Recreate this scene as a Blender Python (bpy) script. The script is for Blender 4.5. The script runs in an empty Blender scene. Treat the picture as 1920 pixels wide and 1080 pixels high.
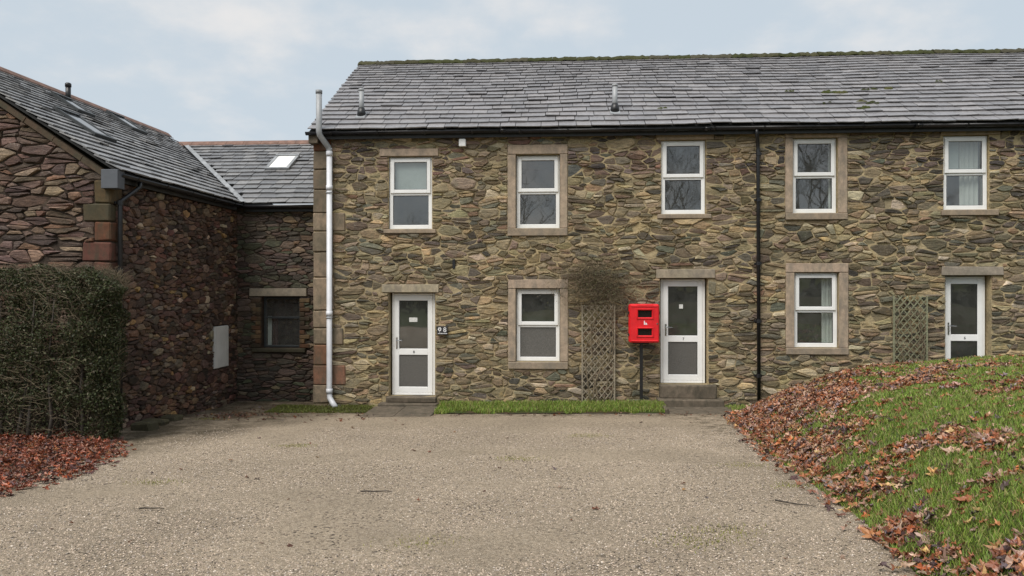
import bpy, bmesh, math, random
import numpy as np
from mathutils import Vector, Matrix, noise as mnoise

scene = bpy.context.scene
COL = scene.collection
R = math.radians

# ------------------------------------------------------------------ camera
YAW = math.atan(89 / 1400.0)
cam_d = bpy.data.cameras.new('camera')
cam_d.sensor_width = 36.0
cam_d.lens = 36.0 * 1400 / 1920
cam_d.clip_start = 0.05
cam_d.clip_end = 2000
cam = bpy.data.objects.new('camera', cam_d)
COL.objects.link(cam)
cam.location = (0, -15, 2.47)
cam.rotation_euler = (R(90), 0, YAW)
scene.camera = cam

# ------------------------------------------------------------------ light
SUN_AZ = R(212)          # compass style: 0 = +Y, 90 = +X ; the sun stands behind the camera, to its left
SUN_EL = R(55)
sun_d = bpy.data.lights.new('sun', 'SUN')
sun_d.energy = 2.7
sun_d.angle = R(40)
sun_d.color = (1.0, 0.95, 0.88)
sun = bpy.data.objects.new('sun', sun_d)
COL.objects.link(sun)
sdir = Vector((math.sin(SUN_AZ) * math.cos(SUN_EL), math.cos(SUN_AZ) * math.cos(SUN_EL), math.sin(SUN_EL)))
sun.rotation_euler = sdir.to_track_quat('Z', 'Y').to_euler()

world = bpy.data.worlds.new('World')
scene.world = world
world.use_nodes = True
wn, wl = world.node_tree.nodes, world.node_tree.links
wn.clear()
w_out = wn.new('ShaderNodeOutputWorld')
w_bg = wn.new('ShaderNodeBackground')
w_bg.inputs['Strength'].default_value = 0.1
w_sky = wn.new('ShaderNodeTexSky')
w_sky.sky_type = 'NISHITA'
w_sky.sun_disc = False
w_sky.sun_elevation = SUN_EL
w_sky.sun_rotation = SUN_AZ
w_sky.dust_density = 2.0
w_tc = wn.new('ShaderNodeTexCoord')
w_sep = wn.new('ShaderNodeSeparateXYZ')
wl.new(w_tc.outputs['Generated'], w_sep.inputs[0])


def wmath(op, a, b=None, c=None):
    n = wn.new('ShaderNodeMath'); n.operation = op
    for i, v in enumerate((a, b, c)):
        if v is None: continue
        if isinstance(v, (int, float)): n.inputs[i].default_value = v
        else: wl.new(v, n.inputs[i])
    return n.outputs[0]


w_den = wmath('ADD', wmath('ABSOLUTE', w_sep.outputs[2]), 0.30)
w_cx = wmath('DIVIDE', w_sep.outputs[0], w_den)
w_cy = wmath('DIVIDE', w_sep.outputs[1], w_den)
w_comb = wn.new('ShaderNodeCombineXYZ')
wl.new(w_cx, w_comb.inputs[0]); wl.new(w_cy, w_comb.inputs[1])
w_n1 = wn.new('ShaderNodeTexNoise')
w_n1.inputs['Scale'].default_value = 2.6
w_n1.inputs['Detail'].default_value = 8
w_n1.inputs['Roughness'].default_value = 0.55
wl.new(w_comb.outputs[0], w_n1.inputs['Vector'])
w_ramp = wn.new('ShaderNodeMapRange')
w_ramp.interpolation_type = 'SMOOTHSTEP'
w_ramp.inputs['From Min'].default_value = 0.44
w_ramp.inputs['From Max'].default_value = 0.72
wl.new(w_n1.outputs['Fac'], w_ramp.inputs['Value'])
# thin even veil over the blue, then brighter cloud where the noise is high
w_veil = wn.new('ShaderNodeMix'); w_veil.data_type = 'RGBA'
w_veil.inputs[0].default_value = 0.9
wl.new(w_sky.outputs[0], w_veil.inputs[6])
w_veil.inputs[7].default_value = (4.35, 4.9, 5.35, 1)
w_cl = wn.new('ShaderNodeMix'); w_cl.data_type = 'RGBA'
wl.new(wmath('MULTIPLY', w_ramp.outputs[0], 0.85), w_cl.inputs[0])
wl.new(w_veil.outputs[2], w_cl.inputs[6])
w_cl.inputs[7].default_value = (6.0, 5.85, 5.75, 1)
wl.new(w_cl.outputs[2], w_bg.inputs['Color'])
wl.new(w_bg.outputs[0], w_out.inputs[0])

scene.view_settings.view_transform = 'Standard'
scene.view_settings.look = 'None'
scene.view_settings.exposure = 0.5
scene.view_settings.gamma = 1.0
scene.view_settings.use_curve_mapping = False
scene.render.engine = 'CYCLES'
scene.cycles.max_bounces = 6
scene.cycles.transparent_max_bounces = 8
scene.cycles.caustics_reflective = False
scene.cycles.caustics_refractive = False

# ------------------------------------------------------------------ materials


class NT:
    def __init__(self, name):
        self.m = bpy.data.materials.new(name)
        self.m.use_nodes = True
        self.n = self.m.node_tree.nodes
        self.l = self.m.node_tree.links
        self.n.clear()
        self.out = self.n.new('ShaderNodeOutputMaterial')
        self._pos = None

    def new(self, t, **kw):
        n = self.n.new(t)
        for k, v in kw.items(): setattr(n, k, v)
        return n

    def put(self, sock, v):
        if v is None: return
        if hasattr(v, 'is_output') or isinstance(v, bpy.types.NodeSocket): self.l.new(v, sock)
        else:
            if isinstance(v, (tuple, list)) and len(v) == 3 and sock.type == 'RGBA': v = (*v, 1)
            sock.default_value = v

    def pos(self):
        if self._pos is None: self._pos = self.new('ShaderNodeNewGeometry').outputs['Position']
        return self._pos

    def scaled(self, sc):
        n = self.new('ShaderNodeVectorMath', operation='MULTIPLY')
        self.l.new(self.pos(), n.inputs[0]); n.inputs[1].default_value = sc
        return n.outputs[0]

    def noise(self, scale, detail=4, rough=0.55, vec=None, col=False):
        n = self.new('ShaderNodeTexNoise')
        n.inputs['Scale'].default_value = scale
        n.inputs['Detail'].default_value = detail
        n.inputs['Roughness'].default_value = rough
        self.l.new(vec if vec is not None else self.pos(), n.inputs['Vector'])
        return n.outputs['Color' if col else 'Fac']

    def voro(self, scale, out='Color', vec=None, feature='F1'):
        n = self.new('ShaderNodeTexVoronoi', feature=feature)
        n.inputs['Scale'].default_value = scale
        self.l.new(vec if vec is not None else self.pos(), n.inputs['Vector'])
        return n.outputs[out]

    def rng(self, v, a, b, c=0.0, d=1.0):
        n = self.new('ShaderNodeMapRange')
        n.inputs['From Min'].default_value = a; n.inputs['From Max'].default_value = b
        n.inputs['To Min'].default_value = c; n.inputs['To Max'].default_value = d
        self.l.new(v, n.inputs['Value'])
        return n.outputs[0]

    def math(self, op, a, b=None):
        n = self.new('ShaderNodeMath', operation=op)
        self.put(n.inputs[0], a)
        if b is not None: self.put(n.inputs[1], b)
        return n.outputs[0]

    def mix(self, f, a, b, bt='MIX'):
        n = self.new('ShaderNodeMix', data_type='RGBA', blend_type=bt)
        self.put(n.inputs[0], f); self.put(n.inputs[6], a); self.put(n.inputs[7], b)
        return n.outputs[2]

    def ramp(self, v, stops):
        n = self.new('ShaderNodeValToRGB')
        e = n.color_ramp.elements
        while len(e) < len(stops): e.new(0.5)
        for i, (p, c) in enumerate(stops):
            e[i].position = p; e[i].color = (*c, 1)
        self.l.new(v, n.inputs[0])
        return n.outputs[0]

    def tint(self):
        n = self.new('ShaderNodeAttribute'); n.attribute_name = 'tint'
        return n.outputs['Color']

    def bsdf(self, col, rough=0.8, bump=None, bstr=0.5, bdist=0.01, spec=0.5, metal=0.0):
        p = self.new('ShaderNodeBsdfPrincipled')
        self.put(p.inputs['Base Color'], col)
        self.put(p.inputs['Roughness'], rough)
        p.inputs['Specular IOR Level'].default_value = spec
        p.inputs['Metallic'].default_value = metal
        if bump is not None:
            b = self.new('ShaderNodeBump')
            b.inputs['Strength'].default_value = bstr
            b.inputs['Distance'].default_value = bdist
            self.l.new(bump, b.inputs['Height'])
            self.l.new(b.outputs[0], p.inputs['Normal'])
        self.l.new(p.outputs[0], self.out.inputs[0])
        return p


M = {}


def simple(name, col, rough=0.6, nscale=20, namp=0.18, bstr=0.15, bdist=0.004, spec=0.5, metal=0.0):
    t = NT(name)
    n = t.noise(nscale, 5)
    c2 = tuple(x * (1 - namp) for x in col); c3 = tuple(min(1, x * (1 + namp)) for x in col)
    c = t.mix(t.rng(n, 0.3, 0.7), c2, c3)
    t.bsdf(c, rough, t.noise(nscale * 4, 3), bstr, bdist, spec, metal)
    M[name] = t.m


def stone_mat(name, lichen, damp_col, rough=0.8):
    t = NT(name)
    tint = t.tint()
    strata = t.noise(9, 5, 0.65, t.scaled((0.8, 0.8, 3.0)))
    fine = t.noise(55, 4, 0.7)
    c = t.mix(1.0, tint, t.ramp(strata, [(0.25, (0.5, 0.5, 0.5)), (0.5, (1, 1, 1)), (0.78, (1.5, 1.45, 1.36))]), 'MULTIPLY')
    c = t.mix(1.0, c, t.ramp(fine, [(0.3, (0.68, 0.68, 0.68)), (0.7, (1.28, 1.27, 1.24))]), 'MULTIPLY')
    c = t.mix(1.0, c, t.ramp(t.noise(0.7, 5, 0.6), [(0.3, (0.78, 0.77, 0.76)), (0.5, (1, 1, 1)), (0.7, (1.16, 1.12, 1.02))]), 'MULTIPLY')
    och = t.math('MULTIPLY', t.rng(t.noise(2.4, 5, 0.7), 0.56, 0.72), 0.5)
    c = t.mix(och, c, t.mix(1.0, c, (1.5, 1.22, 0.75), 'MULTIPLY'))
    l1 = t.rng(t.noise(34, 3, 0.65), 0.62, 0.70)
    l2 = t.rng(t.noise(1.7, 2), 0.42, 0.62)
    c = t.mix(t.math('MULTIPLY', t.math('MULTIPLY', l1, l2), lichen), c, (0.46, 0.44, 0.38))
    g = t.math('MULTIPLY', t.rng(t.noise(3.1, 4), 0.55, 0.75), 0.45)
    c = t.mix(g, c, damp_col)
    h = t.math('ADD', t.math('MULTIPLY', strata, 0.7), t.math('MULTIPLY', fine, 0.35))
    t.bsdf(c, rough, h, 1.0, 0.035, 0.35)
    M[name] = t.m


def mortar_mat(name, a, b, dark):
    t = NT(name)
    c = t.mix(t.rng(t.noise(0.9, 5, 0.65), 0.40, 0.60), a, b)
    c = t.mix(t.math('MULTIPLY', t.rng(t.noise(7, 5, 0.7), 0.46, 0.70), 0.75), c, dark)
    c = t.mix(1.0, c, t.ramp(t.noise(0.7, 5, 0.6), [(0.3, (0.8, 0.79, 0.77)), (0.5, (1, 1, 1)), (0.7, (1.12, 1.1, 1.04))]), 'MULTIPLY')
    grit = t.noise(120, 3, 0.7)
    c = t.mix(1.0, c, t.ramp(grit, [(0.3, (0.75, 0.75, 0.75)), (0.7, (1.2, 1.2, 1.2))]), 'MULTIPLY')
    h = t.math('ADD', t.math('MULTIPLY', grit, 0.25), t.noise(16, 4, 0.6))
    t.bsdf(c, 0.92, h, 1.0, 0.02, 0.2)
    M[name] = t.m


stone_mat('rubble_stone', 0.75, (0.13, 0.14, 0.085))
stone_mat('purple_stone', 0.45, (0.05, 0.05, 0.032))
mortar_mat('lime_mortar', (0.47, 0.375, 0.22), (0.32, 0.262, 0.165), (0.19, 0.158, 0.10))
mortar_mat('dark_mortar', (0.085, 0.062, 0.046), (0.06, 0.045, 0.036), (0.028, 0.023, 0.019))


def dressed(name, a, b, stain):
    t = NT(name)
    tint = t.tint()
    c = t.mix(t.rng(t.noise(2.2, 4), 0.35, 0.65), a, b)
    c = t.mix(1.0, c, tint, 'MULTIPLY')
    c = t.mix(1.0, c, t.ramp(t.noise(11, 5, 0.7), [(0.3, (0.72, 0.72, 0.72)), (0.7, (1.22, 1.2, 1.17))]), 'MULTIPLY')
    st = t.math('MULTIPLY', t.rng(t.noise(5, 5, 0.65, t.scaled((1.6, 1.6, 0.7))), 0.46, 0.68), 0.75)
    c = t.mix(st, c, stain)
    g = t.noise(160, 3, 0.7)
    c = t.mix(1.0, c, t.ramp(g, [(0.3, (0.82, 0.82, 0.82)), (0.7, (1.15, 1.15, 1.15))]), 'MULTIPLY')
    t.bsdf(c, 0.88, t.math('ADD', g, t.noise(30, 4)), 0.5, 0.006, 0.25)
    M[name] = t.m


dressed('dressed_sandstone', (0.40, 0.315, 0.245), (0.34, 0.28, 0.215), (0.19, 0.165, 0.135))
dressed('quoin_sandstone', (0.27, 0.205, 0.145), (0.19, 0.155, 0.11), (0.10, 0.092, 0.066))
dressed('red_quoin', (0.105, 0.07, 0.05), (0.078, 0.062, 0.043), (0.055, 0.052, 0.034))
dressed('step_stone', (0.15, 0.122, 0.092), (0.105, 0.088, 0.066), (0.05, 0.046, 0.033))


def slate_mat(name, rough):
    t = NT(name)
    tint = t.tint()
    n1 = t.noise(14, 5, 0.65)
    c = t.mix(1.0, tint, t.ramp(n1, [(0.25, (0.74, 0.74, 0.75)), (0.75, (1.26, 1.25, 1.24))]), 'MULTIPLY')
    li = t.math('MULTIPLY', t.rng(t.noise(38, 3), 0.66, 0.74), 0.4)
    c = t.mix(li, c, (0.3, 0.29, 0.25))
    mz = t.math('MULTIPLY', t.rng(t.noise(3.2, 5, 0.7), 0.68, 0.76), 0.5)
    c = t.mix(mz, c, (0.06, 0.06, 0.025))
    r = t.rng(t.noise(6, 4), 0.3, 0.7, rough - 0.1, rough + 0.14)
    t.bsdf(c, r, t.math('ADD', t.noise(45, 4, 0.7), n1), 0.35, 0.006, 0.55)
    M[name] = t.m


slate_mat('wet_slate', 0.33)
simple('roof_underlay', (0.02, 0.02, 0.02), 0.9)
simple('upvc_white', (0.80, 0.80, 0.785), 0.32, 3, 0.05, 0.03, 0.001)
simple('rubber_seal', (0.03, 0.03, 0.03), 0.6)
simple('plastic_black', (0.014, 0.014, 0.016), 0.35, 8, 0.3, 0.05)
simple('fascia_dark', (0.02, 0.021, 0.022), 0.5, 8, 0.3)
simple('soffit_grey', (0.085, 0.092, 0.105), 0.5, 6, 0.12)
simple('pipe_white', (0.62, 0.63, 0.66), 0.4, 5, 0.1, 0.05)
simple('pipe_grey', (0.30, 0.31, 0.32), 0.45, 6, 0.15)
simple('lead', (0.24, 0.25, 0.26), 0.5, 7, 0.3, 0.3, 0.006)
simple('terracotta_ridge', (0.17, 0.095, 0.07), 0.75, 7, 0.35, 0.4, 0.008)
simple('steel', (0.55, 0.55, 0.56), 0.25, 10, 0.1, metal=1.0)
simple('post_black', (0.012, 0.012, 0.013), 0.4, 8, 0.3)
simple('cabinet_red', (0.66, 0.014, 0.02), 0.38, 6, 0.14, 0.08, 0.002)
simple('smoked_window', (0.012, 0.01, 0.01), 0.12, 4, 0.2)
simple('white_print', (0.8, 0.8, 0.8), 0.5)
simple('black_print', (0.03, 0.03, 0.03), 0.5)
simple('paper', (0.6, 0.6, 0.57), 0.8)
simple('plaque_slate', (0.028, 0.027, 0.03), 0.4)
simple('trellis_wood', (0.235, 0.2, 0.145), 0.8, 25, 0.4, 0.4)
simple('trellis_green_wood', (0.2, 0.2, 0.125), 0.8, 25, 0.35, 0.4)
simple('curtain_cloth', (0.72, 0.72, 0.71), 0.9, 8, 0.05)
simple('blind_cloth', (0.62, 0.65, 0.66), 0.9, 8, 0.05)
simple('red_cloth', (0.05, 0.01, 0.01), 0.9, 8, 0.1)
simple('room_plaster', (0.36, 0.345, 0.31), 0.9, 2, 0.08)
simple('dark_frame', (0.03, 0.034, 0.036), 0.45)
simple('white_board', (0.58, 0.57, 0.54), 0.6, 3, 0.1)
simple('bark', (0.055, 0.045, 0.036), 0.9, 15, 0.35, 0.5)
simple('dry_twig', (0.16, 0.125, 0.08), 0.9, 20, 0.35)
simple('concrete', (0.26, 0.235, 0.20), 0.85, 9, 0.25, 0.4)
simple('soil', (0.055, 0.038, 0.025), 0.95, 20, 0.4, 0.8, 0.02)  # dark colour for the lining of the unlit link room

t = NT('window_glass')
lwt = t.new('ShaderNodeLayerWeight'); lwt.inputs['Blend'].default_value = 0.5
fres = t.math('ADD', t.math('MULTIPLY', t.math('POWER', lwt.outputs['Facing'], 5.0), 0.82), 0.18)   # both panes of the double glazing
gl = t.new('ShaderNodeBsdfGlossy'); gl.inputs['Roughness'].default_value = 0.015
wav = t.new('ShaderNodeBump'); wav.inputs['Strength'].default_value = 0.06; wav.inputs['Distance'].default_value = 0.02
t.l.new(t.noise(2.2, 1), wav.inputs['Height']); t.l.new(wav.outputs[0], gl.inputs['Normal'])
tr = t.new('ShaderNodeBsdfTransparent'); tr.inputs['Color'].default_value = (0.72, 0.77, 0.74, 1)
mx = t.new('ShaderNodeMixShader')
t.l.new(fres, mx.inputs[0]); t.l.new(tr.outputs[0], mx.inputs[1]); t.l.new(gl.outputs[0], mx.inputs[2])
df = t.new('ShaderNodeBsdfDiffuse'); df.inputs['Color'].default_value = (0.55, 0.56, 0.52, 1)
m2 = t.new('ShaderNodeMixShader')
t.l.new(t.rng(t.noise(5, 5, 0.7), 0.3, 0.75, 0.035, 0.10), m2.inputs[0])      # pale dusty haze mixed in to lift the black of the panes
t.l.new(mx.outputs[0], m2.inputs[1]); t.l.new(df.outputs[0], m2.inputs[2])
t.l.new(m2.outputs[0], t.out.inputs[0])
M['window_glass'] = t.m

t = NT('obscured_glass')
t.bsdf(t.mix(t.rng(t.noise(60, 3), 0.3, 0.7), (0.075, 0.072, 0.066), (0.14, 0.135, 0.125)), 0.3, t.voro(70, 'Distance'), 0.35, 0.004, 0.6)
M['obscured_glass'] = t.m

t = NT('rooflight_glass')
t.bsdf((0.05, 0.055, 0.06), 0.08, t.noise(3, 2), 0.05, 0.005, 0.9)
M['rooflight_glass'] = t.m


def tint_mat(name, rough, spec=0.4, trans=0.0, amp=(0.75, 1.25), ns=40, bstr=0.3):
    t = NT(name)
    n = t.noise(ns, 3)
    c = t.mix(1.0, t.tint(), t.ramp(n, [(0.3, (amp[0],) * 3), (0.7, (amp[1],) * 3)]), 'MULTIPLY')
    p = t.bsdf(c, rough, n, bstr, 0.004, spec)
    if trans:
        tb = t.new('ShaderNodeBsdfTranslucent'); t.l.new(c, tb.inputs[0])
        mx = t.new('ShaderNodeMixShader'); mx.inputs[0].default_value = trans
        t.l.new(p.outputs[0], mx.inputs[1]); t.l.new(tb.outputs[0], mx.inputs[2])
        t.l.new(mx.outputs[0], t.out.inputs[0])
    M[name] = t.m


tint_mat('leaf_litter', 0.42, 0.5, 0.12)
tint_mat('grass_blade', 0.55, 0.35, 0.35)
tint_mat('hedge_leaf', 0.6, 0.35, 0.2)
tint_mat('pebble', 0.75, 0.3)
tint_mat('moss', 0.95, 0.1, 0.0, (0.5, 1.5), 60, 1.0)

t = NT('gravel')
v1 = t.voro(95); v2 = t.voro(210)
s1 = t.new('ShaderNodeSeparateColor'); t.l.new(v1, s1.inputs[0])
s2 = t.new('ShaderNodeSeparateColor'); t.l.new(v2, s2.inputs[0])
stops = [(0.0, (0.15, 0.125, 0.095)), (0.16, (0.34, 0.277, 0.203)), (0.5, (0.43, 0.357, 0.27)), (0.8, (0.50, 0.425, 0.325)), (1.0, (0.62, 0.55, 0.45))]
c = t.mix(0.45, t.ramp(s1.outputs[0], stops), t.ramp(s2.outputs[0], stops))
big = t.rng(t.noise(0.55, 5, 0.6), 0.35, 0.65)
c = t.mix(1.0, c, t.mix(big, (0.84, 0.815, 0.79), (1.08, 1.045, 1.015)), 'MULTIPLY')
mot = t.noise(26, 4, 0.75)
c = t.mix(1.0, c, t.ramp(mot, [(0.28, (0.6, 0.59, 0.58)), (0.5, (1.06, 1.05, 1.04)), (0.74, (1.34, 1.31, 1.28))]), 'MULTIPLY')
sv = t.new('ShaderNodeSeparateColor'); t.l.new(t.voro(48), sv.inputs[0])
c = t.mix(t.math('MULTIPLY', t.rng(sv.outputs[1], 0.86, 0.92), t.rng(t.noise(2.2, 3), 0.42, 0.6)), c, (0.11, 0.088, 0.068))
med = t.math('MULTIPLY', t.rng(t.noise(3.5, 5, 0.7), 0.60, 0.72), 0.35)
c = t.mix(med, c, (0.19, 0.16, 0.095))
# dirt and damp soil working in from the edge by the wall
sp = t.new('ShaderNodeSeparateXYZ'); t.l.new(t.pos(), sp.inputs[0])
line = t.math('SUBTRACT', t.math('ADD', t.math('MULTIPLY', sp.outputs[1], 0.28), -4.15), sp.outputs[0])
edge = t.rng(line, -0.7, 0.5)
edge = t.math('MULTIPLY', edge, t.rng(t.noise(1.6, 5, 0.7), 0.30, 0.56))
strip = t.math('MULTIPLY', t.rng(sp.outputs[1], -1.75, -1.15), t.rng(t.noise(3.0, 5, 0.7), 0.40, 0.58))
rim = t.math('MULTIPLY', t.rng(t.math('ADD', sp.outputs[0], t.math('MULTIPLY', sp.outputs[1], 0.07)), 1.55, 2.2), t.rng(t.noise(4.0, 5, 0.7), 0.44, 0.6))
dirt = t.math('MULTIPLY', t.math('MAXIMUM', t.math('MAXIMUM', edge, strip), t.math('MULTIPLY', rim, 0.75)), 0.95)
c = t.mix(dirt, c, t.mix(t.rng(t.noise(22, 4, 0.7), 0.35, 0.65), (0.055, 0.042, 0.027), (0.17, 0.135, 0.085)))
d1 = t.voro(95, 'Distance'); d2 = t.voro(210, 'Distance')
t.bsdf(c, 0.85, t.math('ADD', t.math('MULTIPLY', t.math('ADD', d1, d2), -0.6), t.noise(300, 2)), 1.0, 0.012, 0.25)
M['gravel'] = t.m

t = NT('bank_soil')
c = t.mix(t.rng(t.noise(2.5, 5), 0.4, 0.6), (0.045, 0.06, 0.018), (0.07, 0.05, 0.03))
t.bsdf(c, 0.95, t.noise(40, 4), 1.0, 0.02, 0.1)
M['bank_soil'] = t.m
t = NT('field_grass')
c = t.mix(t.rng(t.noise(0.06, 5), 0.4, 0.6), (0.06, 0.08, 0.025), (0.11, 0.10, 0.048))
c = t.mix(1.0, c, t.ramp(t.noise(4, 4, 0.7), [(0.3, (0.7,) * 3), (0.7, (1.3,) * 3)]), 'MULTIPLY')
t.bsdf(c, 0.95, t.noise(14, 4), 0.8, 0.05, 0.1)
M['field_grass'] = t.m

# ------------------------------------------------------------------ mesh helpers


def tag(o, label=None, cat=None, group=None, kind=None):
    if label: o['label'] = label
    if cat: o['category'] = cat
    if group: o['group'] = group
    if kind: o['kind'] = kind
    return o


def empty(name, loc, label, cat, group=None):
    o = bpy.data.objects.new(name, None)
    o.empty_display_size = 0.3
    COL.objects.link(o)
    o.location = loc
    o.matrix_basis = Matrix.Translation(Vector(loc))
    return tag(o, label, cat, group)


def world_of(o):
    m = Matrix.Identity(4)
    while o is not None:
        m = o.matrix_parent_inverse @ o.matrix_basis @ m if o.parent else o.matrix_basis @ m
        o = o.parent
    return m


def adopt(o, parent):
    if parent is not None:
        o.parent = parent
        o.matrix_parent_inverse = world_of(parent).inverted()


class MB:
    """collects vertices (world space), faces and one tint per vertex"""

    def __init__(self):
        self.v, self.f, self.c = [], [], []
        self.col = (1, 1, 1)

    def add(self, vs, fs, col=None):
        b = len(self.v)
        self.v.extend(vs)
        self.c.extend([col or self.col] * len(vs))
        self.f.extend([tuple(i + b for i in q) for q in fs])
        return self

    def box(self, x0, x1, y0, y1, z0, z1):
        vs = [(x, y, z) for z in (z0, z1) for y in (y0, y1) for x in (x0, x1)]
        return self.add(vs, [(0, 2, 3, 1), (4, 5, 7, 6), (0, 1, 5, 4), (2, 6, 7, 3), (0, 4, 6, 2), (1, 3, 7, 5)])

    def cbox(self, x0, x1, y0, y1, z0, z1, b=0.004, jit=0.0, rnd=None):
        """box with chamfered edges"""
        b = min(b, (x1 - x0) * 0.45, (y1 - y0) * 0.45, (z1 - z0) * 0.45)
        bm = bmesh.new()
        for X, sx in ((x0, 1), (x1, -1)):
            for Y, sy in ((y0, 1), (y1, -1)):
                for Z, sz in ((z0, 1), (z1, -1)):
                    j = Vector((0, 0, 0))
                    if jit: j = Vector([rnd.uniform(-jit, jit) for _ in range(3)])
                    for k in range(3):
                        o = [sx * b, sy * b, sz * b]; o[k] = 0
                        bm.verts.new(Vector((X + o[0], Y + o[1], Z + o[2])) + j)
        bmesh.ops.convex_hull(bm, input=bm.verts)
        bmesh.ops.dissolve_limit(bm, angle_limit=0.01, verts=bm.verts, edges=bm.edges)
        bm.verts.index_update()
        self.add([tuple(v.co) for v in bm.verts], [tuple(v.index for v in f.verts) for f in bm.faces])
        bm.free()
        return self

    def tube(self, pts, r, n=8, cap=True):
        pts = [Vector(p) for p in pts]
        rs = r if isinstance(r, (list, tuple)) else [r] * len(pts)
        rings = []
        prev = None
        for i, p in enumerate(pts):
            if i == 0: d = pts[1] - p
            elif i == len(pts) - 1: d = p - pts[i - 1]
            else: d = (pts[i + 1] - p).normalized() + (p - pts[i - 1]).normalized()
            d.normalize()
            if prev is None:
                a = d.orthogonal().normalized()
            else:
                a = (prev - d * prev.dot(d)).normalized()
            prev = a
            bb = d.cross(a)
            rings.append([tuple(p + (a * math.cos(2 * math.pi * k / n) + bb * math.sin(2 * math.pi * k / n)) * rs[i]) for k in range(n)])
        vs = [q for g in rings for q in g]
        fs = []
        for i in range(len(pts) - 1):
            for k in range(n):
                fs.append((i * n + k, i * n + (k + 1) % n, (i + 1) * n + (k + 1) % n, (i + 1) * n + k))
        if cap:
            fs.append(tuple(reversed(range(n))))
            fs.append(tuple(range((len(pts) - 1) * n, len(pts) * n)))
        return self.add(vs, fs)

    def prism(self, poly, y0, y1, mapf=None):
        """poly in (x, z), extruded along y"""
        n = len(poly)
        vs = [(x, y0, z) for x, z in poly] + [(x, y1, z) for x, z in poly]
        if mapf: vs = [mapf(*q) for q in vs]
        fs = [tuple(range(n)), tuple(reversed(range(n, 2 * n)))]
        fs += [(i, i + n, (i + 1) % n + n, (i + 1) % n) for i in range(n)]
        return self.add(vs, fs)

    def build(self, name, mat, parent=None, smooth=False, kind=None):
        me = bpy.data.meshes.new(name)
        me.from_pydata([tuple(v) for v in self.v], [], self.f)
        a = me.attributes.new('tint', 'FLOAT_COLOR', 'POINT')
        arr = np.ones((len(self.v), 4), np.float32)
        if self.c: arr[:, :3] = np.array(self.c, np.float32)[:, :3]
        a.data.foreach_set('color', arr.ravel())
        me.materials.append(M[mat])
        if smooth: me.polygons.foreach_set('use_smooth', [True] * len(me.polygons))
        me.update()
        o = bpy.data.objects.new(name, me)
        COL.objects.link(o)
        adopt(o, parent)
        if kind: o['kind'] = kind
        return o


def np_mesh(name, mat, verts, faces, cols, parent=None, smooth=False):
    """verts (n,3), faces (m,3) triangles, cols (n,3)"""
    me = bpy.data.meshes.new(name)
    nv, nf = len(verts), len(faces)
    me.vertices.add(nv)
    me.vertices.foreach_set('co', np.asarray(verts, np.float32).ravel())
    me.loops.add(nf * 3)
    me.loops.foreach_set('vertex_index', np.asarray(faces, np.int32).ravel())
    me.polygons.add(nf)
    me.polygons.foreach_set('loop_start', np.arange(0, nf * 3, 3, dtype=np.int32))
    me.polygons.foreach_set('loop_total', np.full(nf, 3, np.int32))
    if smooth: me.polygons.foreach_set('use_smooth', np.ones(nf, bool))
    a = me.attributes.new('tint', 'FLOAT_COLOR', 'POINT')
    arr = np.ones((nv, 4), np.float32); arr[:, :3] = cols
    a.data.foreach_set('color', arr.ravel())
    me.materials.append(M[mat])
    me.update(calc_edges=True)
    me.validate()
    o = bpy.data.objects.new(name, me)
    COL.objects.link(o)
    adopt(o, parent)
    return o


def clampf(x, a, b): return a if x < a else b if x > b else x


def smooth01(x):
    x = clampf(x, 0, 1)
    return x * x * (3 - 2 * x)


# ------------------------------------------------------------------ terrain shape
def gz(x, y):
    """made ground: falls gently to the terrace, rises a little to the right"""
    return 0.058 * clampf(-y, 0, 16) + 0.012 * clampf(x + 5, 0, 14)


def bank_edge(y):
    """x of the line where gravel meets the bank"""
    ys = [-16, -12, -9.9, -8.9, -7.75, -5.75, -3.4, -2.0, -1.3, -0.6]
    xs = [1.9, 2.15, 2.3, 2.46, 2.52, 2.62, 2.85, 3.02, 3.2, 3.55]
    return float(np.interp(y, ys, xs))


def bank_h(x, y):
    d = x - bank_edge(y)
    if d <= 0: return 0.0
    h = 1.10 * (1 - math.exp(-d / 1.5))
    h *= 1 - smooth01((y + 2.05) / 1.15) * 0.97       # drops to the path behind the crest
    h += 0.035 * mnoise.noise(Vector((x * 1.1, y * 1.1, 3))) * min(1, d)
    return h


def bank_z(x, y): return gz(x, y) + bank_h(x, y)


def to_px(x, y, z):
    """where a point falls in the picture (only used to rank pieces by size)"""
    s, c = math.sin(YAW), math.cos(YAW)
    yy = y + 15
    zf = -s * x + c * yy
    if zf < 0.3: return None
    return 960 + 1400 * (c * x + s * yy) / zf, 540 - 1400 * (z - 2.47) / zf, zf


def in_frame(p, m=0):
    q = to_px(*p)
    return q is not None and -m <= q[0] <= 1920 + m and -m <= q[1] <= 1080 + m


# big ground sheet
def grid_sheet(name, mat, xs, ys, zf, parent=None, smooth=True):
    mb = MB()
    nx = len(xs)
    vs = [(x, y, zf(x, y)) for y in ys for x in xs]
    fs = [(j * nx + i, j * nx + i + 1, (j + 1) * nx + i + 1, (j + 1) * nx + i) for j in range(len(ys) - 1) for i in range(nx - 1)]
    mb.add(vs, fs)
    return mb.build(name, mat, parent, smooth)


def hill_z(x, y):
    """the rising field behind the camera, mirrored in the windows"""
    d = clampf((-y - 45) / 90, 0, 1.6)
    return 13.5 * smooth01(d / 1.6) * (1 + 0.25 * math.sin(x * 0.013 + 0.6))


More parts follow.
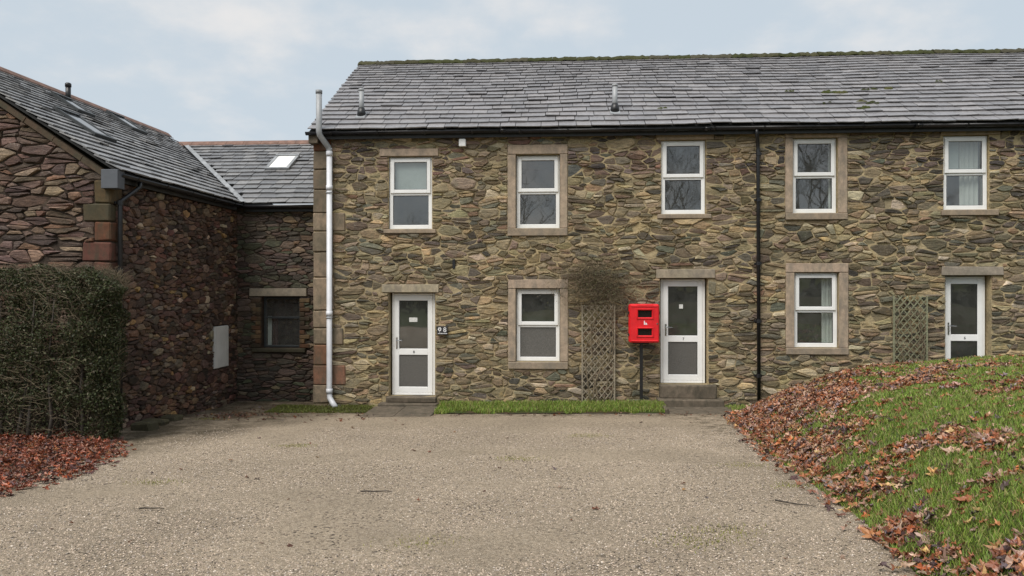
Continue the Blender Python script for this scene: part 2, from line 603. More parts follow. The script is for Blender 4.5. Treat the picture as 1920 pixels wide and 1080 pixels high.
gx = sorted(set([-700, -450, -300, -200, -140, -100, -70, -50, -35, -25, -18, -12, -9, -5, 0, 5, 9, 14, 20, 30, 45, 60, 80, 110, 150, 220, 320, 470, 700]))
gy = sorted(set([-700, -450, -300, -250, -220, -190, -170, -150, -135, -120, -105, -90, -75, -60, -45, -30, -22, -16, -12, -8, -4, 0, 4, 10, 20, 40, 80, 160, 320, 700]))
o = grid_sheet('ground', 'field_grass', gx, gy, lambda x, y: gz(x, y) + hill_z(x, y) - 0.03)
tag(o, kind='structure')

# gravel drive
xs = [-9, -8, -7, -6, -5] + [i * 0.5 for i in range(-9, 9)] + [5]
ys = [-16, -14, -12] + [-11.5 + 0.5 * i for i in range(24)]
o = grid_sheet('gravel_drive', 'gravel', xs, ys, lambda x, y: gz(x, y) + 0.004 + 0.012 * mnoise.noise(Vector((x * 0.8, y * 0.8, 0))) * (1 if y < -1 else 0.3))
tag(o, kind='structure')
o = grid_sheet('gravel_apron', 'gravel', [-7.1, -6.5, -6, -5.5, -5.0], [0.0, 0.3, 0.6, 0.95], lambda x, y: gz(x, y) + 0.004)
tag(o, kind='structure')

# the bank
xs = [2.0 + 0.16 * i for i in range(76)]
ys = [-15.5 + 0.16 * i for i in range(98)]


def bank_sheet_z(x, y):
    d = x - bank_edge(y)
    return gz(x, y) + (bank_h(x, y) + 0.012 if d > 0 else max(-0.08, 0.012 + d * 0.35))


o = grid_sheet('grass_bank', 'bank_soil', xs, ys, bank_sheet_z)
tag(o, kind='structure')

# ------------------------------------------------------------------ rubble walling


def clip(poly, a, b, c):
    """keep a*u + b*v <= c"""
    out = []
    n = len(poly)
    for i in range(n):
        p, q = poly[i], poly[(i + 1) % n]
        dp = a * p[0] + b * p[1] - c
        dq = a * q[0] + b * q[1] - c
        if dp <= 0: out.append(p)
        if (dp < 0 < dq) or (dq < 0 < dp):
            t = dp / (dp - dq)
            out.append((p[0] + (q[0] - p[0]) * t, p[1] + (q[1] - p[1]) * t))
    return out


def area(poly):
    return 0.5 * sum(poly[i][0] * poly[(i + 1) % len(poly)][1] - poly[(i + 1) % len(poly)][0] * poly[i][1] for i in range(len(poly)))


def rubble(u0, u1, v0, v1, asp, radii, seed, gap, obstacles, half=(), warp=0.035, split=0.42):
    rnd = np.random.default_rng(seed)
    cap = 9000
    P = np.zeros((cap, 2)); W = np.zeros(cap); n = 0
    m = 0.3
    for r, tries in radii:
        tu = rnd.uniform(u0 - m, u1 + m, tries) / asp
        tv = rnd.uniform(v0 - m, v1 + m, tries)
        rr = r * rnd.uniform(0.85, 1.15, tries)
        for U, V, q in zip(tu, tv, rr):
            if any(a < U * asp < c and b < V < d for a, b, c, d in obstacles): continue
            if n:
                d2 = (P[:n, 0] - U) ** 2 + (P[:n, 1] - V) ** 2
                if np.any(d2 < ((W[:n] + q) * 0.93) ** 2): continue
            P[n] = (U, V); W[n] = q; n += 1
            if n >= cap - 1: break
    P = P[:n]; W = W[:n]
    out, raw = [], []
    for i in range(n):
        u, v = P[i, 0] * asp, P[i, 1]
        d2 = (P[:, 0] - P[i, 0]) ** 2 + (P[:, 1] - P[i, 1]) ** 2
        nb = np.argpartition(d2, min(26, n - 1))[:27]
        e = W[i] * 3.2
        poly = [(u - e * asp, v - e), (u + e * asp, v - e), (u + e * asp, v + e), (u - e * asp, v + e)]
        g = gap * float(rnd.uniform(0.45, 1.5))
        for j in nb:
            if j == i: continue
            dx, dy = P[j] - P[i]
            a, b = 2 * dx / asp, 2 * dy
            c = P[j] @ P[j] - P[i] @ P[i] - W[j] ** 2 + W[i] ** 2
            L = math.hypot(a, b)
            poly = clip(poly, a / L, b / L, c / L - g * 0.5)
            if len(poly) < 3: break
        if len(poly) < 3: continue
        # break the straight edges a little and let the beds wander
        q = []
        for k in range(len(poly)):
            p0, p1 = poly[k], poly[(k + 1) % len(poly)]
            q.append(p0)
            L = math.hypot(p1[0] - p0[0], p1[1] - p0[1])
            if L > 0.13:
                f = float(rnd.uniform(0.35, 0.65))
                nx, ny = (p1[1] - p0[1]) / L, -(p1[0] - p0[0]) / L
                w = float(rnd.uniform(-0.012, 0.008))
                q.append((p0[0] + (p1[0] - p0[0]) * f + nx * w, p0[1] + (p1[1] - p0[1]) * f + ny * w))
        if warp:
            q = [(a + warp * 0.8 * mnoise.noise(Vector((a * 2.1, b * 2.1, seed + 9.3))),
                  b + warp * 1.6 * mnoise.noise(Vector((a * 1.5, b * 2.2, seed)))) for a, b in q]
        poly = q
        for a, b, c in ((-1, 0, -u0), (1, 0, u1), (0, -1, -v0), (0, 1, v1)) + tuple(half):
            poly = clip(poly, a, b, c)
            if len(poly) < 3: break
        if len(poly) < 3: continue
        for (ra, rb, rc, rd) in obstacles:
            pu = [p[0] for p in poly]; pv = [p[1] for p in poly]
            if max(pu) <= ra or min(pu) >= rc or max(pv) <= rb or min(pv) >= rd: continue
            opts = [clip(poly, 1, 0, ra - 0.008), clip(poly, -1, 0, -rc - 0.008), clip(poly, 0, 1, rb - 0.008), clip(poly, 0, -1, -rd - 0.008)]
            poly = max(opts, key=lambda z: area(z) if len(z) > 2 else 0)
            if len(poly) < 3: break
        if len(poly) < 3 or area(poly) < 0.0011: continue
        raw.append(poly)
    pieces = []
    for poly in raw:
        hgt = max(p[1] for p in poly) - min(p[1] for p in poly); wid = max(p[0] for p in poly) - min(p[0] for p in poly)
        cu = sum(p[0] for p in poly) / len(poly); cv = sum(p[1] for p in poly) / len(poly)
        z = rnd.random()
        if hgt > 0.10 and z < split:
            # thin slabs laid on one another
            k = 3 if hgt > 0.19 and rnd.random() < 0.6 else 2
            sl_ = float(rnd.normal(0, 0.13))
            cuts = [(-0.5 + (i + 1) / k + float(rnd.uniform(-0.10, 0.10))) * hgt * 0.86 for i in range(k - 1)]
            lo = None
            for c in cuts + [None]:
                p = poly
                if lo is not None: p = clip(p, sl_, -1, sl_ * cu - cv - lo - gap * 0.35)
                if c is not None and len(p) > 2: p = clip(p, -sl_, 1, -sl_ * cu + cv + c - gap * 0.35)
                lo = c
                if len(p) > 2 and area(p) > 0.0009: pieces.append(p)
        elif wid > 0.34 and z > 0.72:
            a_ = float(rnd.normal(0, 0.5)); off = float(rnd.uniform(-0.08, 0.08))
            for sg in (1, -1):
                p = clip(poly, sg, sg * a_, sg * (cu + off + a_ * cv) - gap * 0.4)
                if len(p) > 2 and area(p) > 0.0009: pieces.append(p)
        else: pieces.append(poly)
    for poly in pieces:
        # cut the corners, then thin out to a handful of points
        ch = []
        for k in range(len(poly)):
            p0, p1 = poly[k], poly[(k + 1) % len(poly)]
            f = float(rnd.uniform(0.04, 0.2))
            ch.append((p0[0] + (p1[0] - p0[0]) * f, p0[1] + (p1[1] - p0[1]) * f))
            ch.append((p0[0] + (p1[0] - p0[0]) * (1 - f), p0[1] + (p1[1] - p0[1]) * (1 - f)))
        while len(ch) > 11:
            L = [math.hypot(ch[(k + 1) % len(ch)][0] - ch[k][0], ch[(k + 1) % len(ch)][1] - ch[k][1]) for k in range(len(ch))]
            k = min(range(len(ch)), key=lambda z: L[z])
            ch.pop(k)
        out.append(ch)
    return out


def pick(rnd, pal):
    tot = sum(w for w, _ in pal)
    x = rnd.uniform(0, tot)
    for w, c in pal:
        x -= w
        if x <= 0: break
    k = rnd.choice([rnd.uniform(0.55, 0.85), rnd.uniform(0.9, 1.3), rnd.uniform(1.0, 1.5)]) * 1.28
    return tuple(clampf(q * k * rnd.uniform(0.94, 1.06), 0.01, 0.8) for q in c)


def stone_into(mb, poly, mapf, rnd, col, proud):
    n = len(poly)
    cu = sum(p[0] for p in poly) / n; cv = sum(p[1] for p in poly) / n
    p = rnd.uniform(*proud)
    tu, tv = rnd.uniform(-0.12, 0.12), rnd.uniform(-0.02, 0.22)
    inn = rnd.uniform(0.78, 0.92)

    def ring(s, d, tilt, j):
        r = []
        for a, b in poly:
            x, y = cu + (a - cu) * s + rnd.uniform(-j, j), cv + (b - cv) * s + rnd.uniform(-j, j)
            dd = d + (tilt * ((x - cu) * tu + (y - cv) * tv))
            r.append(mapf(x, y, max(dd, -0.03) if d > 0 else d))
        return r
    vs = ring(1.0, -0.03, 0, 0.0) + ring(0.985, p * 0.45, 0.5, 0.005) + ring(inn, p, 1, 0.009)
    vs.append(mapf(cu + rnd.uniform(-.01, .01), cv + rnd.uniform(-.01, .01), p * rnd.uniform(0.95, 1.2)))
    fs = []
    for k in range(n):
        q = (k + 1) % n
        fs += [(k, q, n + q, n + k), (n + k, n + q, 2 * n + q, 2 * n + k), (2 * n + k, 2 * n + q, 3 * n)]
    mb.add(vs, fs, col)


def lay_stones(polys, mapf, palf, mat, wall, seed, proud, limit=300):
    rnd = random.Random(seed)

    def key(poly):
        c = mapf(sum(p[0] for p in poly) / len(poly), sum(p[1] for p in poly) / len(poly), 0)
        q = to_px(*c)
        if q is None or not (0 < q[0] < 1920 and 0 < q[1] < 1080): return 0
        return area(poly) / q[2] ** 2
    polys = sorted(polys, key=key, reverse=True)
    rest = MB()
    for i, poly in enumerate(polys):
        cu = sum(p[0] for p in poly) / len(poly); cv = sum(p[1] for p in poly) / len(poly)
        col = pick(rnd, palf(cu, cv))
        if i < limit:
            mb = MB()
            stone_into(mb, poly, mapf, rnd, col, proud)
            mb.build('stone', mat, wall)
        else:
            stone_into(rest, poly, mapf, rnd, col, proud)
    if rest.v: rest.build('small_stones', mat, wall, kind='stuff')


def wall_sheet(mb, u0, u1, v0, v1, holes, mapf, depth):
    """flat wall face with real openings; the openings get reveals going back by depth"""
    us = sorted(set([u0, u1] + [clampf(h[0], u0, u1) for h in holes] + [clampf(h[2], u0, u1) for h in holes]))
    vv = sorted(set([v0, v1] + [clampf(h[1], v0, v1) for h in holes] + [clampf(h[3], v0, v1) for h in holes]))
    for i in range(len(us) - 1):
        for j in range(len(vv) - 1):
            cu, cv = (us[i] + us[i + 1]) / 2, (vv[j] + vv[j + 1]) / 2
            if any(a < cu < c and b < cv < d for a, b, c, d in holes): continue
            mb.add([mapf(us[i], vv[j], 0), mapf(us[i + 1], vv[j], 0), mapf(us[i + 1], vv[j + 1], 0), mapf(us[i], vv[j + 1], 0)], [(0, 1, 2, 3)])
    for a, b, c, d in holes:
        for p, q in (((a, b), (c, b)), ((c, b), (c, d)), ((c, d), (a, d)), ((a, d), (a, b))):
            mb.add([mapf(*p, 0), mapf(*q, 0), mapf(*q, -depth), mapf(*p, -depth)], [(0, 1, 2, 3)])


# ================================================================== THE TERRACE
WX0, WX1 = -5.02, 11.6
EAVE_Y, EAVE_Z = -0.25, 5.66
RIDGE_Y, RIDGE_Z = 3.6, 8.12
WALL_TOP = 5.56
terrace = empty('stone_terrace', (3.3, 0, 0), 'long two-storey rubble stone terrace with slate roof and white windows', 'building')

front = lambda u, v, d: (u, -d, v)

# openings in the wall plane: x0, z0, x1, z1
WIN = dict(
    u1=(-3.47, 3.665, -2.575, 5.14), u2=(-0.875, 3.67, 0.012, 5.155), u3=(2.018, 3.935, 2.892, 5.405),
    u4=(4.575, 3.94, 5.44, 5.42), u5=(7.44, 3.985, 8.29, 5.43),
    l2=(-0.875, 0.99, 0.012, 2.46), l4=(4.605, 1.295, 5.46, 2.775))
DOOR = dict(d8=(-3.46, 0.27, -2.51, 2.373), d7=(1.995, 0.56, 2.935, 2.662), d6=(7.47, 0.60, 8.33, 2.71))
SURR = dict(u2=(-1.04, 3.517, 0.16, 5.348), u4=(4.429, 3.806, 5.615, 5.50), l2=(-1.03, 0.846, 0.171, 2.642), l4=(4.439, 1.165, 5.635, 2.953))
LINT = dict(u1=(-3.652, 5.142, -2.447, 5.293), u3=(1.916, 5.408, 3.044, 5.515), u5=(7.381, 5.433, 8.487, 5.538),
            d8=(-3.60, 2.376, -2.437, 2.546), d7=(1.916, 2.665, 3.065, 2.841), d6=(7.40, 2.714, 8.547, 2.884))
SILL = dict(u1=(-3.564, 3.575, -2.491, 3.662), u3=(1.937, 3.845, 2.992, 3.932), u5=(7.391, 3.872, 8.447, 3.982))
STEP = dict(d8=(-3.60, -0.02, -2.45, 0.262), d7=(1.97, 0.20, 3.13, 0.552), d6=(7.4, 0.3, 8.5, 0.592))

qr = random.Random(4)
quoins = []
qz = 0.12
for h, w, tone in [(0.36, 0.33, 1.25), (0.40, 0.66, (1.15, 0.78, 0.72)), (0.40, 0.38, (1.05, 0.72, 0.62)), (0.33, 0.62, 1.15), (0.35, 0.36, 1.25), (0.66, 0.42, 1.25),
                   (0.5, 0.40, 1.1), (0.42, 0.40, 1.0), (0.36, 0.66, 1.2), (0.46, 0.38, 0.85), (0.40, 0.40, 0.75), (0.36, 0.40, 0.85), (0.30, 0.36, (0.9, 0.5, 0.4))]:
    z1 = min(qz + h, WALL_TOP - 0.05)
    if z1 - qz < 0.12: break
    quoins.append((WX0, qz, WX0 + w, z1, tuple(0.86 * q for q in tone) if isinstance(tone, tuple) else (tone * 0.86,) * 3))
    qz = z1 + 0.012

holes = list(WIN.values()) + list(DOOR.values())
wm = MB()
wall_sheet(wm, WX0, WX1, -0.3, WALL_TOP, holes, front, 0.34)
# gable ends, back wall and the inner faces that make the rooms
for x in (WX0, WX1):
    wm.add([(x, 0, -0.3), (x, 7.45, -0.3), (x, 7.45, WALL_TOP), (x, RIDGE_Y, RIDGE_Z - 0.12), (x, 0, WALL_TOP)], [(0, 1, 2, 3, 4)])
wm.add([(WX0, 7.45, -0.3), (WX1, 7.45, -0.3), (WX1, 7.45, WALL_TOP), (WX0, 7.45, WALL_TOP)], [(0, 1, 2, 3)])
wall = wm.build('wall', 'lime_mortar', terrace)

rm = MB()
for x0, x1, z0 in ((-4.9, 1.1, 0.15), (1.2, 6.6, 0.4), (6.7, 11.4, 0.5)):
    for f0, f1 in ((z0, 2.85), (3.1, 5.5)):
        for a, b in ((x0, (x0 + x1) / 2 - 0.06), ((x0 + x1) / 2 + 0.06, x1)):
            y0, y1 = 0.35, 4.2
            rm.add([(a, y0, f0), (b, y0, f0), (b, y1, f0), (a, y1, f0), (a, y0, f1), (b, y0, f1), (b, y1, f1), (a, y1, f1)],
                   [(0, 1, 2, 3), (4, 7, 6, 5), (3, 2, 6, 7), (0, 3, 7, 4), (1, 5, 6, 2)])
rm.build('room_lining', 'room_plaster', terrace)
# inner leaf closing the wall thickness between the openings
im = MB()
wall_sheet(im, WX0 + 0.1, WX1 - 0.1, 0.05, 5.54, holes, lambda u, v, d: (u, 0.342 - d, v), 0.0)
im.build('inner_wall', 'room_plaster', terrace)

PAL_MAIN = [(4.2, (0.182, 0.147, 0.105)), (3.6, (0.162, 0.142, 0.10)), (1.1, (0.098, 0.098, 0.083)), (2.0, (0.13, 0.105, 0.086)), (1.6, (0.245, 0.198, 0.13)),
            (0.8, (0.31, 0.275, 0.22)), (0.22, (0.175, 0.12, 0.088)), (1.3, (0.082, 0.074, 0.066)), (1.4, (0.20, 0.172, 0.132))]
PAL_TOP = [(3, (0.15, 0.11, 0.085)), (2, (0.105, 0.08, 0.07)), (1.5, (0.24, 0.19, 0.13)), (0.8, (0.17, 0.105, 0.08)), (1.2, (0.14, 0.125, 0.10)), (0.9, (0.06, 0.052, 0.05)), (0.5, (0.1, 0.108, 0.098))]


PAL_MAIN = [(w_, (c_[0] * 1.08, c_[1] * 1.03, c_[2] * 0.93)) for w_, c_ in PAL_MAIN]


def pal_main(u, v):
    return PAL_TOP if v > 4.75 and mnoise.noise(Vector((u, v, 1))) > -0.25 else PAL_MAIN


obst = list(SURR.values()) + list(LINT.values()) + list(SILL.values()) + list(STEP.values()) + holes + [q[:4] for q in quoins]
polys = rubble(WX0 + 0.01, WX1 - 0.4, -0.12, WALL_TOP - 0.04, 2.5,
               [(0.10, 260), (0.078, 1300), (0.060, 4500), (0.045, 10000), (0.032, 16000), (0.025, 16000)], 11, 0.019, obst, warp=0.085, split=0.62)
lay_stones(polys, front, pal_main, 'rubble_stone', wall, 5, (0.005, 0.048))

for x0, z0, x1, z1, tone in quoins:
    mb = MB(); mb.col = tone
    mb.cbox(x0 - 0.004, x1, -0.035 - qr.uniform(0, 0.012), 0.2, z0, z1, 0.02, 0.009, qr)
    mb.build('quoin', 'quoin_sandstone', wall)
for k, tone in (('d8', (0.95, 1.02, 0.95)), ('d7', (0.85, 0.9, 0.88)), ('d6', (0.78, 0.84, 0.88)), ('u1', (1.02, 1, 0.98)), ('u3', (0.95, 0.92, 0.85)), ('u5', (0.92, 0.9, 0.86))):
    x0, z0, x1, z1 = LINT[k]
    mb = MB(); mb.col = tone
    mb.cbox(x0, x1, -0.042, 0.30, z0, z1, 0.008, 0.004, qr)
    mb.build('lintel', 'dressed_sandstone', wall)

# ---- windows


def frame_rect(mb, x0, x1, z0, z1, w, y0, y1, b=0.006):
    mb.cbox(x0, x0 + w, y0, y1, z0, z1, b)
    mb.cbox(x1 - w, x1, y0, y1, z0, z1, b)
    mb.cbox(x0 + w - 0.002, x1 - w + 0.002, y0 + 0.001, y1 - 0.001, z0 + 0.0015, z0 + w, b)
    mb.cbox(x0 + w - 0.002, x1 - w + 0.002, y0 + 0.001, y1 - 0.001, z1 - w, z1 - 0.0015, b)


def pane(name, mat, x0, x1, z0, z1, y, parent, tilt=0.0, yaw=0.0):
    cx, cz = (x0 + x1) / 2, (z0 + z1) / 2
    f = lambda x, z, d: (x, y + d + (z - cz) * math.tan(tilt) + (x - cx) * math.tan(yaw), z)
    mb = MB()
    mb.add([f(x0, z0, 0), f(x1, z0, 0), f(x1, z1, 0), f(x0, z1, 0)], [(0, 1, 2, 3)])
    return mb.build(name, mat, parent)


def make_window(key, recess, tilts, lower='window_glass', label=None):
    x0, z0, x1, z1 = WIN[key]
    g = 0.008
    x0 += g; x1 -= g; z0 += 0.004; z1 -= g
    y = recess
    zt = z0 + (z1 - z0) * 0.505
    mb = MB()
    mb.cbox(x0, x0 + 0.075, y, y + 0.07, z0, z1, 0.006)
    mb.cbox(x1 - 0.075, x1, y, y + 0.07, z0, z1, 0.006)
    mb.cbox(x0 + 0.073, x1 - 0.073, y + 0.001, y + 0.069, z0 + 0.002, z0 + 0.085, 0.006)
    mb.cbox(x0 + 0.073, x1 - 0.073, y + 0.001, y + 0.069, zt - 0.055, zt + 0.02, 0.006)
    mb.cbox(x0 + 0.073, x1 - 0.073, y + 0.001, y + 0.069, z1 - 0.07, z1 - 0.002, 0.006)
    w = mb.build('window', 'upvc_white', terrace)
    if label: w['label'] = label
    s = MB()
    frame_rect(s, x0 + 0.03, x1 - 0.03, zt - 0.012, z1 - 0.028, 0.075, y - 0.028, y - 0.002, 0.008)
    s.build('opening_sash', 'upvc_white', w)
    gs = MB()
    frame_rect(gs, x0 + 0.102, x1 - 0.102, zt + 0.06, z1 - 0.1, 0.012, y - 0.012, y + 0.012, 0.002)
    frame_rect(gs, x0 + 0.072, x1 - 0.072, z0 + 0.082, zt - 0.052, 0.012, y + 0.014, y + 0.03, 0.002)
    gs.build('gasket', 'rubber_seal', w)
    pane('pane', 'window_glass', x0 + 0.1, x1 - 0.1, zt + 0.055, z1 - 0.095, y - 0.004, w, tilts[0], tilts[1])
    pane('pane', lower, x0 + 0.07, x1 - 0.07, z0 + 0.08, zt - 0.05, y + 0.022, w, tilts[2], tilts[3])
    if key in SURR:
        a, b, c, d = SURR[key]
        q = MB(); q.col = (1.03, 1, 0.98)
        q.cbox(a, c, -0.034, 0.22, z1 + 0.01, d, 0.008, 0.002, qr); q.build('lintel', 'dressed_sandstone', w)
        for p0, p1 in ((a, x0 - 0.009), (x1 + 0.009, c)):
            q = MB(); q.col = (1.0, 0.98, 0.95)
            q.cbox(p0, p1, -0.030, 0.22, z0 - 0.002, z1 + 0.004, 0.008, 0.002, qr); q.build('jamb', 'dressed_sandstone', w)
        q = MB(); q.col = (0.75, 0.75, 0.72)
        q.cbox(a, c, -0.060, 0.22, b, z0 - 0.008, 0.01, 0.002, qr); q.build('sill', 'dressed_sandstone', w)
    if key in SILL:
        a, b, c, d = SILL[key]
        q = MB(); q.col = (0.8, 0.79, 0.75)
        q.cbox(a, c, -0.065, 0.22, b, d, 0.01, 0.003, qr); q.build('sill', 'dressed_sandstone', w)
    return w


T = lambda a, b, c, d: (R(a), R(b), R(c), R(d))
make_window('u1', 0.05, T(-1.2, 0, 0.1, -0.2))
make_window('u2', 0.09, T(0.2, 0.2, 0.1, 0.1))
make_window('u3', 0.05, T(0.1, 0.3, 0.4, 0.2))
make_window('u4', 0.07, T(-0.2, 0.1, 0.2, -0.1))
make_window('u5', 0.05, T(-0.8, 0.6, -0.3, 0.3))
make_window('l2', 0.09, T(0.1, 0.0, 0.3, 0.1), 'obscured_glass')
make_window('l4', 0.07, T(0.1, 0.2, 0.1, 0.1))


def text_part(name, body, size, loc, mat, parent, align='CENTER', ext=0.0015):
    cu = bpy.data.curves.new(name, 'FONT')
    cu.body = body; cu.size = size; cu.align_x = align; cu.align_y = 'CENTER'; cu.extrude = ext
    tmp = bpy.data.objects.new(name + '_tmp', cu)
    COL.objects.link(tmp)
    dg = bpy.context.evaluated_depsgraph_get()
    me = bpy.data.meshes.new_from_object(tmp.evaluated_get(dg))
    bpy.data.objects.remove(tmp); bpy.data.curves.remove(cu)
    me.name = name
    me.transform(Matrix.Translation(Vector(loc)) @ Matrix.Rotation(R(90), 4, 'X'))
    me.materials.clear(); me.materials.append(M[mat])
    o = bpy.data.objects.new(name, me)
    COL.objects.link(o)
    adopt(o, parent)
    return o


def make_door(key, digit, hand, notice=None, label=None):
    x0, z0, x1, z1 = DOOR[key]
    x0 += 0.03; x1 -= 0.03; z1 -= 0.012; z0 += 0.006
    y = 0.15
    mb = MB()
    mb.cbox(x0, x0 + 0.055, y, y + 0.08, z0, z1, 0.006)
    mb.cbox(x1 - 0.055, x1, y, y + 0.08, z0, z1, 0.006)
    mb.cbox(x0 + 0.053, x1 - 0.053, y + 0.001, y + 0.079, z1 - 0.06, z1 - 0.002, 0.006)
    mb.cbox(x0 + 0.053, x1 - 0.053, y - 0.02, y + 0.079, z0 + 0.001, z0 + 0.05, 0.006)
    d = mb.build('door', 'upvc_white', terrace)
    if label: d['label'] = label
    a, b, e, f = x0 + 0.045, x1 - 0.045, z0 + 0.052, z1 - 0.045
    st = 0.105
    zr = z0 + (z1 - z0) * 0.425
    L = MB()
    yy = y - 0.016
    L.cbox(a, a + st, yy, y + 0.05, e, f, 0.008)
    L.cbox(b - st, b, yy, y + 0.05, e, f, 0.008)
    L.cbox(a + st - 0.002, b - st + 0.002, yy + 0.001, y + 0.049, f - st, f - 0.001, 0.008)
    L.cbox(a + st - 0.002, b - st + 0.002, yy + 0.001, y + 0.049, zr - 0.065, zr + 0.065, 0.008)
    L.cbox(a + st - 0.002, b - st + 0.002, yy + 0.001, y + 0.049, e + 0.001, e + 0.12, 0.008)
    L.build('door_leaf', 'upvc_white', d)
    gs = MB()
    frame_rect(gs, a + st - 0.002, b - st + 0.002, zr + 0.063, f - st + 0.002, 0.011, yy + 0.008, y + 0.03, 0.002)
    frame_rect(gs, a + st - 0.002, b - st + 0.002, e + 0.118, zr - 0.063, 0.011, yy + 0.008, y + 0.03, 0.002)
    gs.build('gasket', 'rubber_seal', d)
    pane('pane', 'window_glass', a + st, b - st, zr + 0.065, f - st, yy + 0.018, d, R(0.2), R(0.1))
    pane('pane', 'obscured_glass' if key != 'd6' else 'window_glass', a + st, b - st, e + 0.12, zr - 0.065, yy + 0.018, d)
    hx = a + 0.055
    h = MB()
    h.cbox(hx - 0.016, hx + 0.016, yy - 0.012, yy - 0.001, zr + 0.06, zr + 0.30, 0.006)
    h.tube([(hx, yy - 0.01, zr + 0.235), (hx, yy - 0.055, zr + 0.235), (hx + 0.03, yy - 0.06, zr + 0.235), (hx + 0.125, yy - 0.06, zr + 0.232)], 0.010, 8)
    h.tube([(hx, yy - 0.01, zr + 0.13), (hx, yy - 0.022, zr + 0.13)], 0.014, 10)
    h.build('handle', 'steel', d)
    text_part('number', digit, 0.075, ((a + b) / 2 + 0.01, yy - 0.002, zr - 0.002), 'black_print', d)
    if notice:
        q = MB()
        nx, nz, nw, nh = notice
        q.cbox(nx - nw / 2, nx + nw / 2, yy + 0.008, yy + 0.0095, nz - nh / 2, nz + nh / 2, 0.0004)
        q.build('notice', 'paper', d)
    return d


make_door('d8', '8', 1, (-2.99, 1.82, 0.17, 0.09), 'white glazed door numbered 8')
make_door('d7', '7', 1, (2.43, 2.10, 0.075, 0.085), 'white glazed door numbered 7')
make_door('d6', '6', 1, None, 'white glazed door numbered 6')
for key, spec in dict(d8=[(-3.62, -2.43, -0.32, 0.0, -0.08, 0.16), (-3.50, -2.48, -0.14, 0.24, 0.162, 0.268)],
                      d7=[(1.92, 3.18, -0.36, 0.0, -0.05, 0.30), (1.975, 3.08, -0.16, 0.24, 0.302, 0.556)],
                      d6=[(7.36, 8.52, -0.36, 0.0, 0.0, 0.40), (7.42, 8.42, -0.16, 0.24, 0.402, 0.60)]).items():
    for (a, b, c, d, e, f) in spec:
        q = MB(); q.col = (1, 1, 1)
        q.cbox(a, b, c, d, e, f, 0.015, 0.006, qr)
        q.build('doorstep', 'step_stone', terrace)

# ---- roof
slope = Vector((0, RIDGE_Y - EAVE_Y, RIDGE_Z - EAVE_Z))
SL = slope.length


def roof_slates(parent, origin, e, s, total, erange, seed, g0, g1, wr, limit, tones, sag=None):
    """slates in courses; erange(t) gives the ends of a course at distance t up the slope"""
    rnd = random.Random(seed)
    e, s = Vector(e).normalized(), Vector(s).normalized()
    n = e.cross(s)
    if n.z < 0: n = -n
    O = Vector(origin)
    lst = []
    t = -0.05
    while t < total - 0.05:
        k = t / total
        g = (g0 + (g1 - g0) * k) * rnd.uniform(0.96, 1.04)
        a0, a1 = erange(t)
        b0, b1 = erange(min(total, t + g + 0.06))
        x = a0 - rnd.uniform(0, 0.3)
        rowtone = rnd.uniform(0.97, 1.03)
        while x < a1:
            w = rnd.uniform(*wr) * (1.08 - 0.3 * k)
            x0, x1 = x, x + w
            x += w
            if a1 - x < 0.1: x1 = a1; x = a1
            lo0, lo1 = max(x0, a0), min(x1, a1)
            hi0, hi1 = max(x0, b0), min(x1, b1)
            if lo1 - lo0 < 0.03: continue
            if hi1 - hi0 < 0.0: hi0 = hi1 = (hi0 + hi1) / 2
            lst.append((t, g, lo0, lo1, hi0, hi1, rowtone))
        t += g
    rest = MB()
    cnt = 0

    def P(a, b, h):
        q = O + e * a + s * b + n * h
        if sag: q.z += sag(q.x, b / total)
        return tuple(q)
    for (t, g, lo0, lo1, hi0, hi1, rt) in lst:
        gp = rnd.uniform(0.003, 0.009)
        j = [rnd.uniform(-0.012, 0.012) for _ in range(3)]
        h0 = 0.040 + rnd.uniform(-0.003, 0.008) + (0.012 if rnd.random() < 0.05 else 0)
        h1 = 0.006
        th = rnd.uniform(0.015, 0.026)
        tw = rnd.uniform(-0.004, 0.004)
        L = g + 0.06
        tp = [P(lo0 + gp, t + j[0], h0 + tw), P((lo0 + lo1) / 2 + rnd.uniform(-.05, .05) * (lo1 - lo0), t + j[1], h0 + rnd.uniform(-.002, .002)), P(lo1 - gp, t + j[2], h0 - tw),
              P(max(hi1 - gp, hi0), t + L, h1), P(hi0 + gp if hi1 - hi0 > 2 * gp else hi0, t + L, h1)]
        bt = [P(lo0 + gp, t + j[0], h0 + tw - th), P((lo0 + lo1) / 2, t + j[1], h0 - th), P(lo1 - gp, t + j[2], h0 - tw - th),
              P(max(hi1 - gp, hi0), t + L, h1 - th), P(hi0 + gp if hi1 - hi0 > 2 * gp else hi0, t + L, h1 - th)]
        fs = [(0, 1, 2, 3, 4)] + [(i, i + 5, (i + 1) % 5 + 5, (i + 1) % 5) for i in (0, 1, 2, 4)]
        k = rnd.choice(tones)
        f = rt * rnd.uniform(0.92, 1.08)
        col = tuple(q * f * 1.42 for q in k)
        vis = in_frame(tp[1])
        if cnt < limit and vis:
            mb = MB(); mb.add(tp + bt, fs, col); mb.build('slate', 'wet_slate', parent); cnt += 1
        else:
            rest.add(tp + bt, fs, col)
    if rest.v: rest.build('upper_slates', 'wet_slate', parent, kind='stuff')


SLATE_T = [(0.155, 0.15, 0.154), (0.165, 0.159, 0.163), (0.147, 0.143, 0.148), (0.175, 0.168, 0.17), (0.138, 0.135, 0.14)]
VX0 = WX0 - 0.03
rb = MB()
rb.prism([(EAVE_Y + 0.02, EAVE_Z - 0.02), (RIDGE_Y, RIDGE_Z - 0.02), (7.45, EAVE_Z - 0.02), (7.45, EAVE_Z - 0.08), (RIDGE_Y, RIDGE_Z - 0.10), (EAVE_Y + 0.02, EAVE_Z - 0.08)],
         VX0 + 0.02, WX1, lambda y, x, z: (x, y, z))
roof = rb.build('roof', 'roof_underlay', terrace)


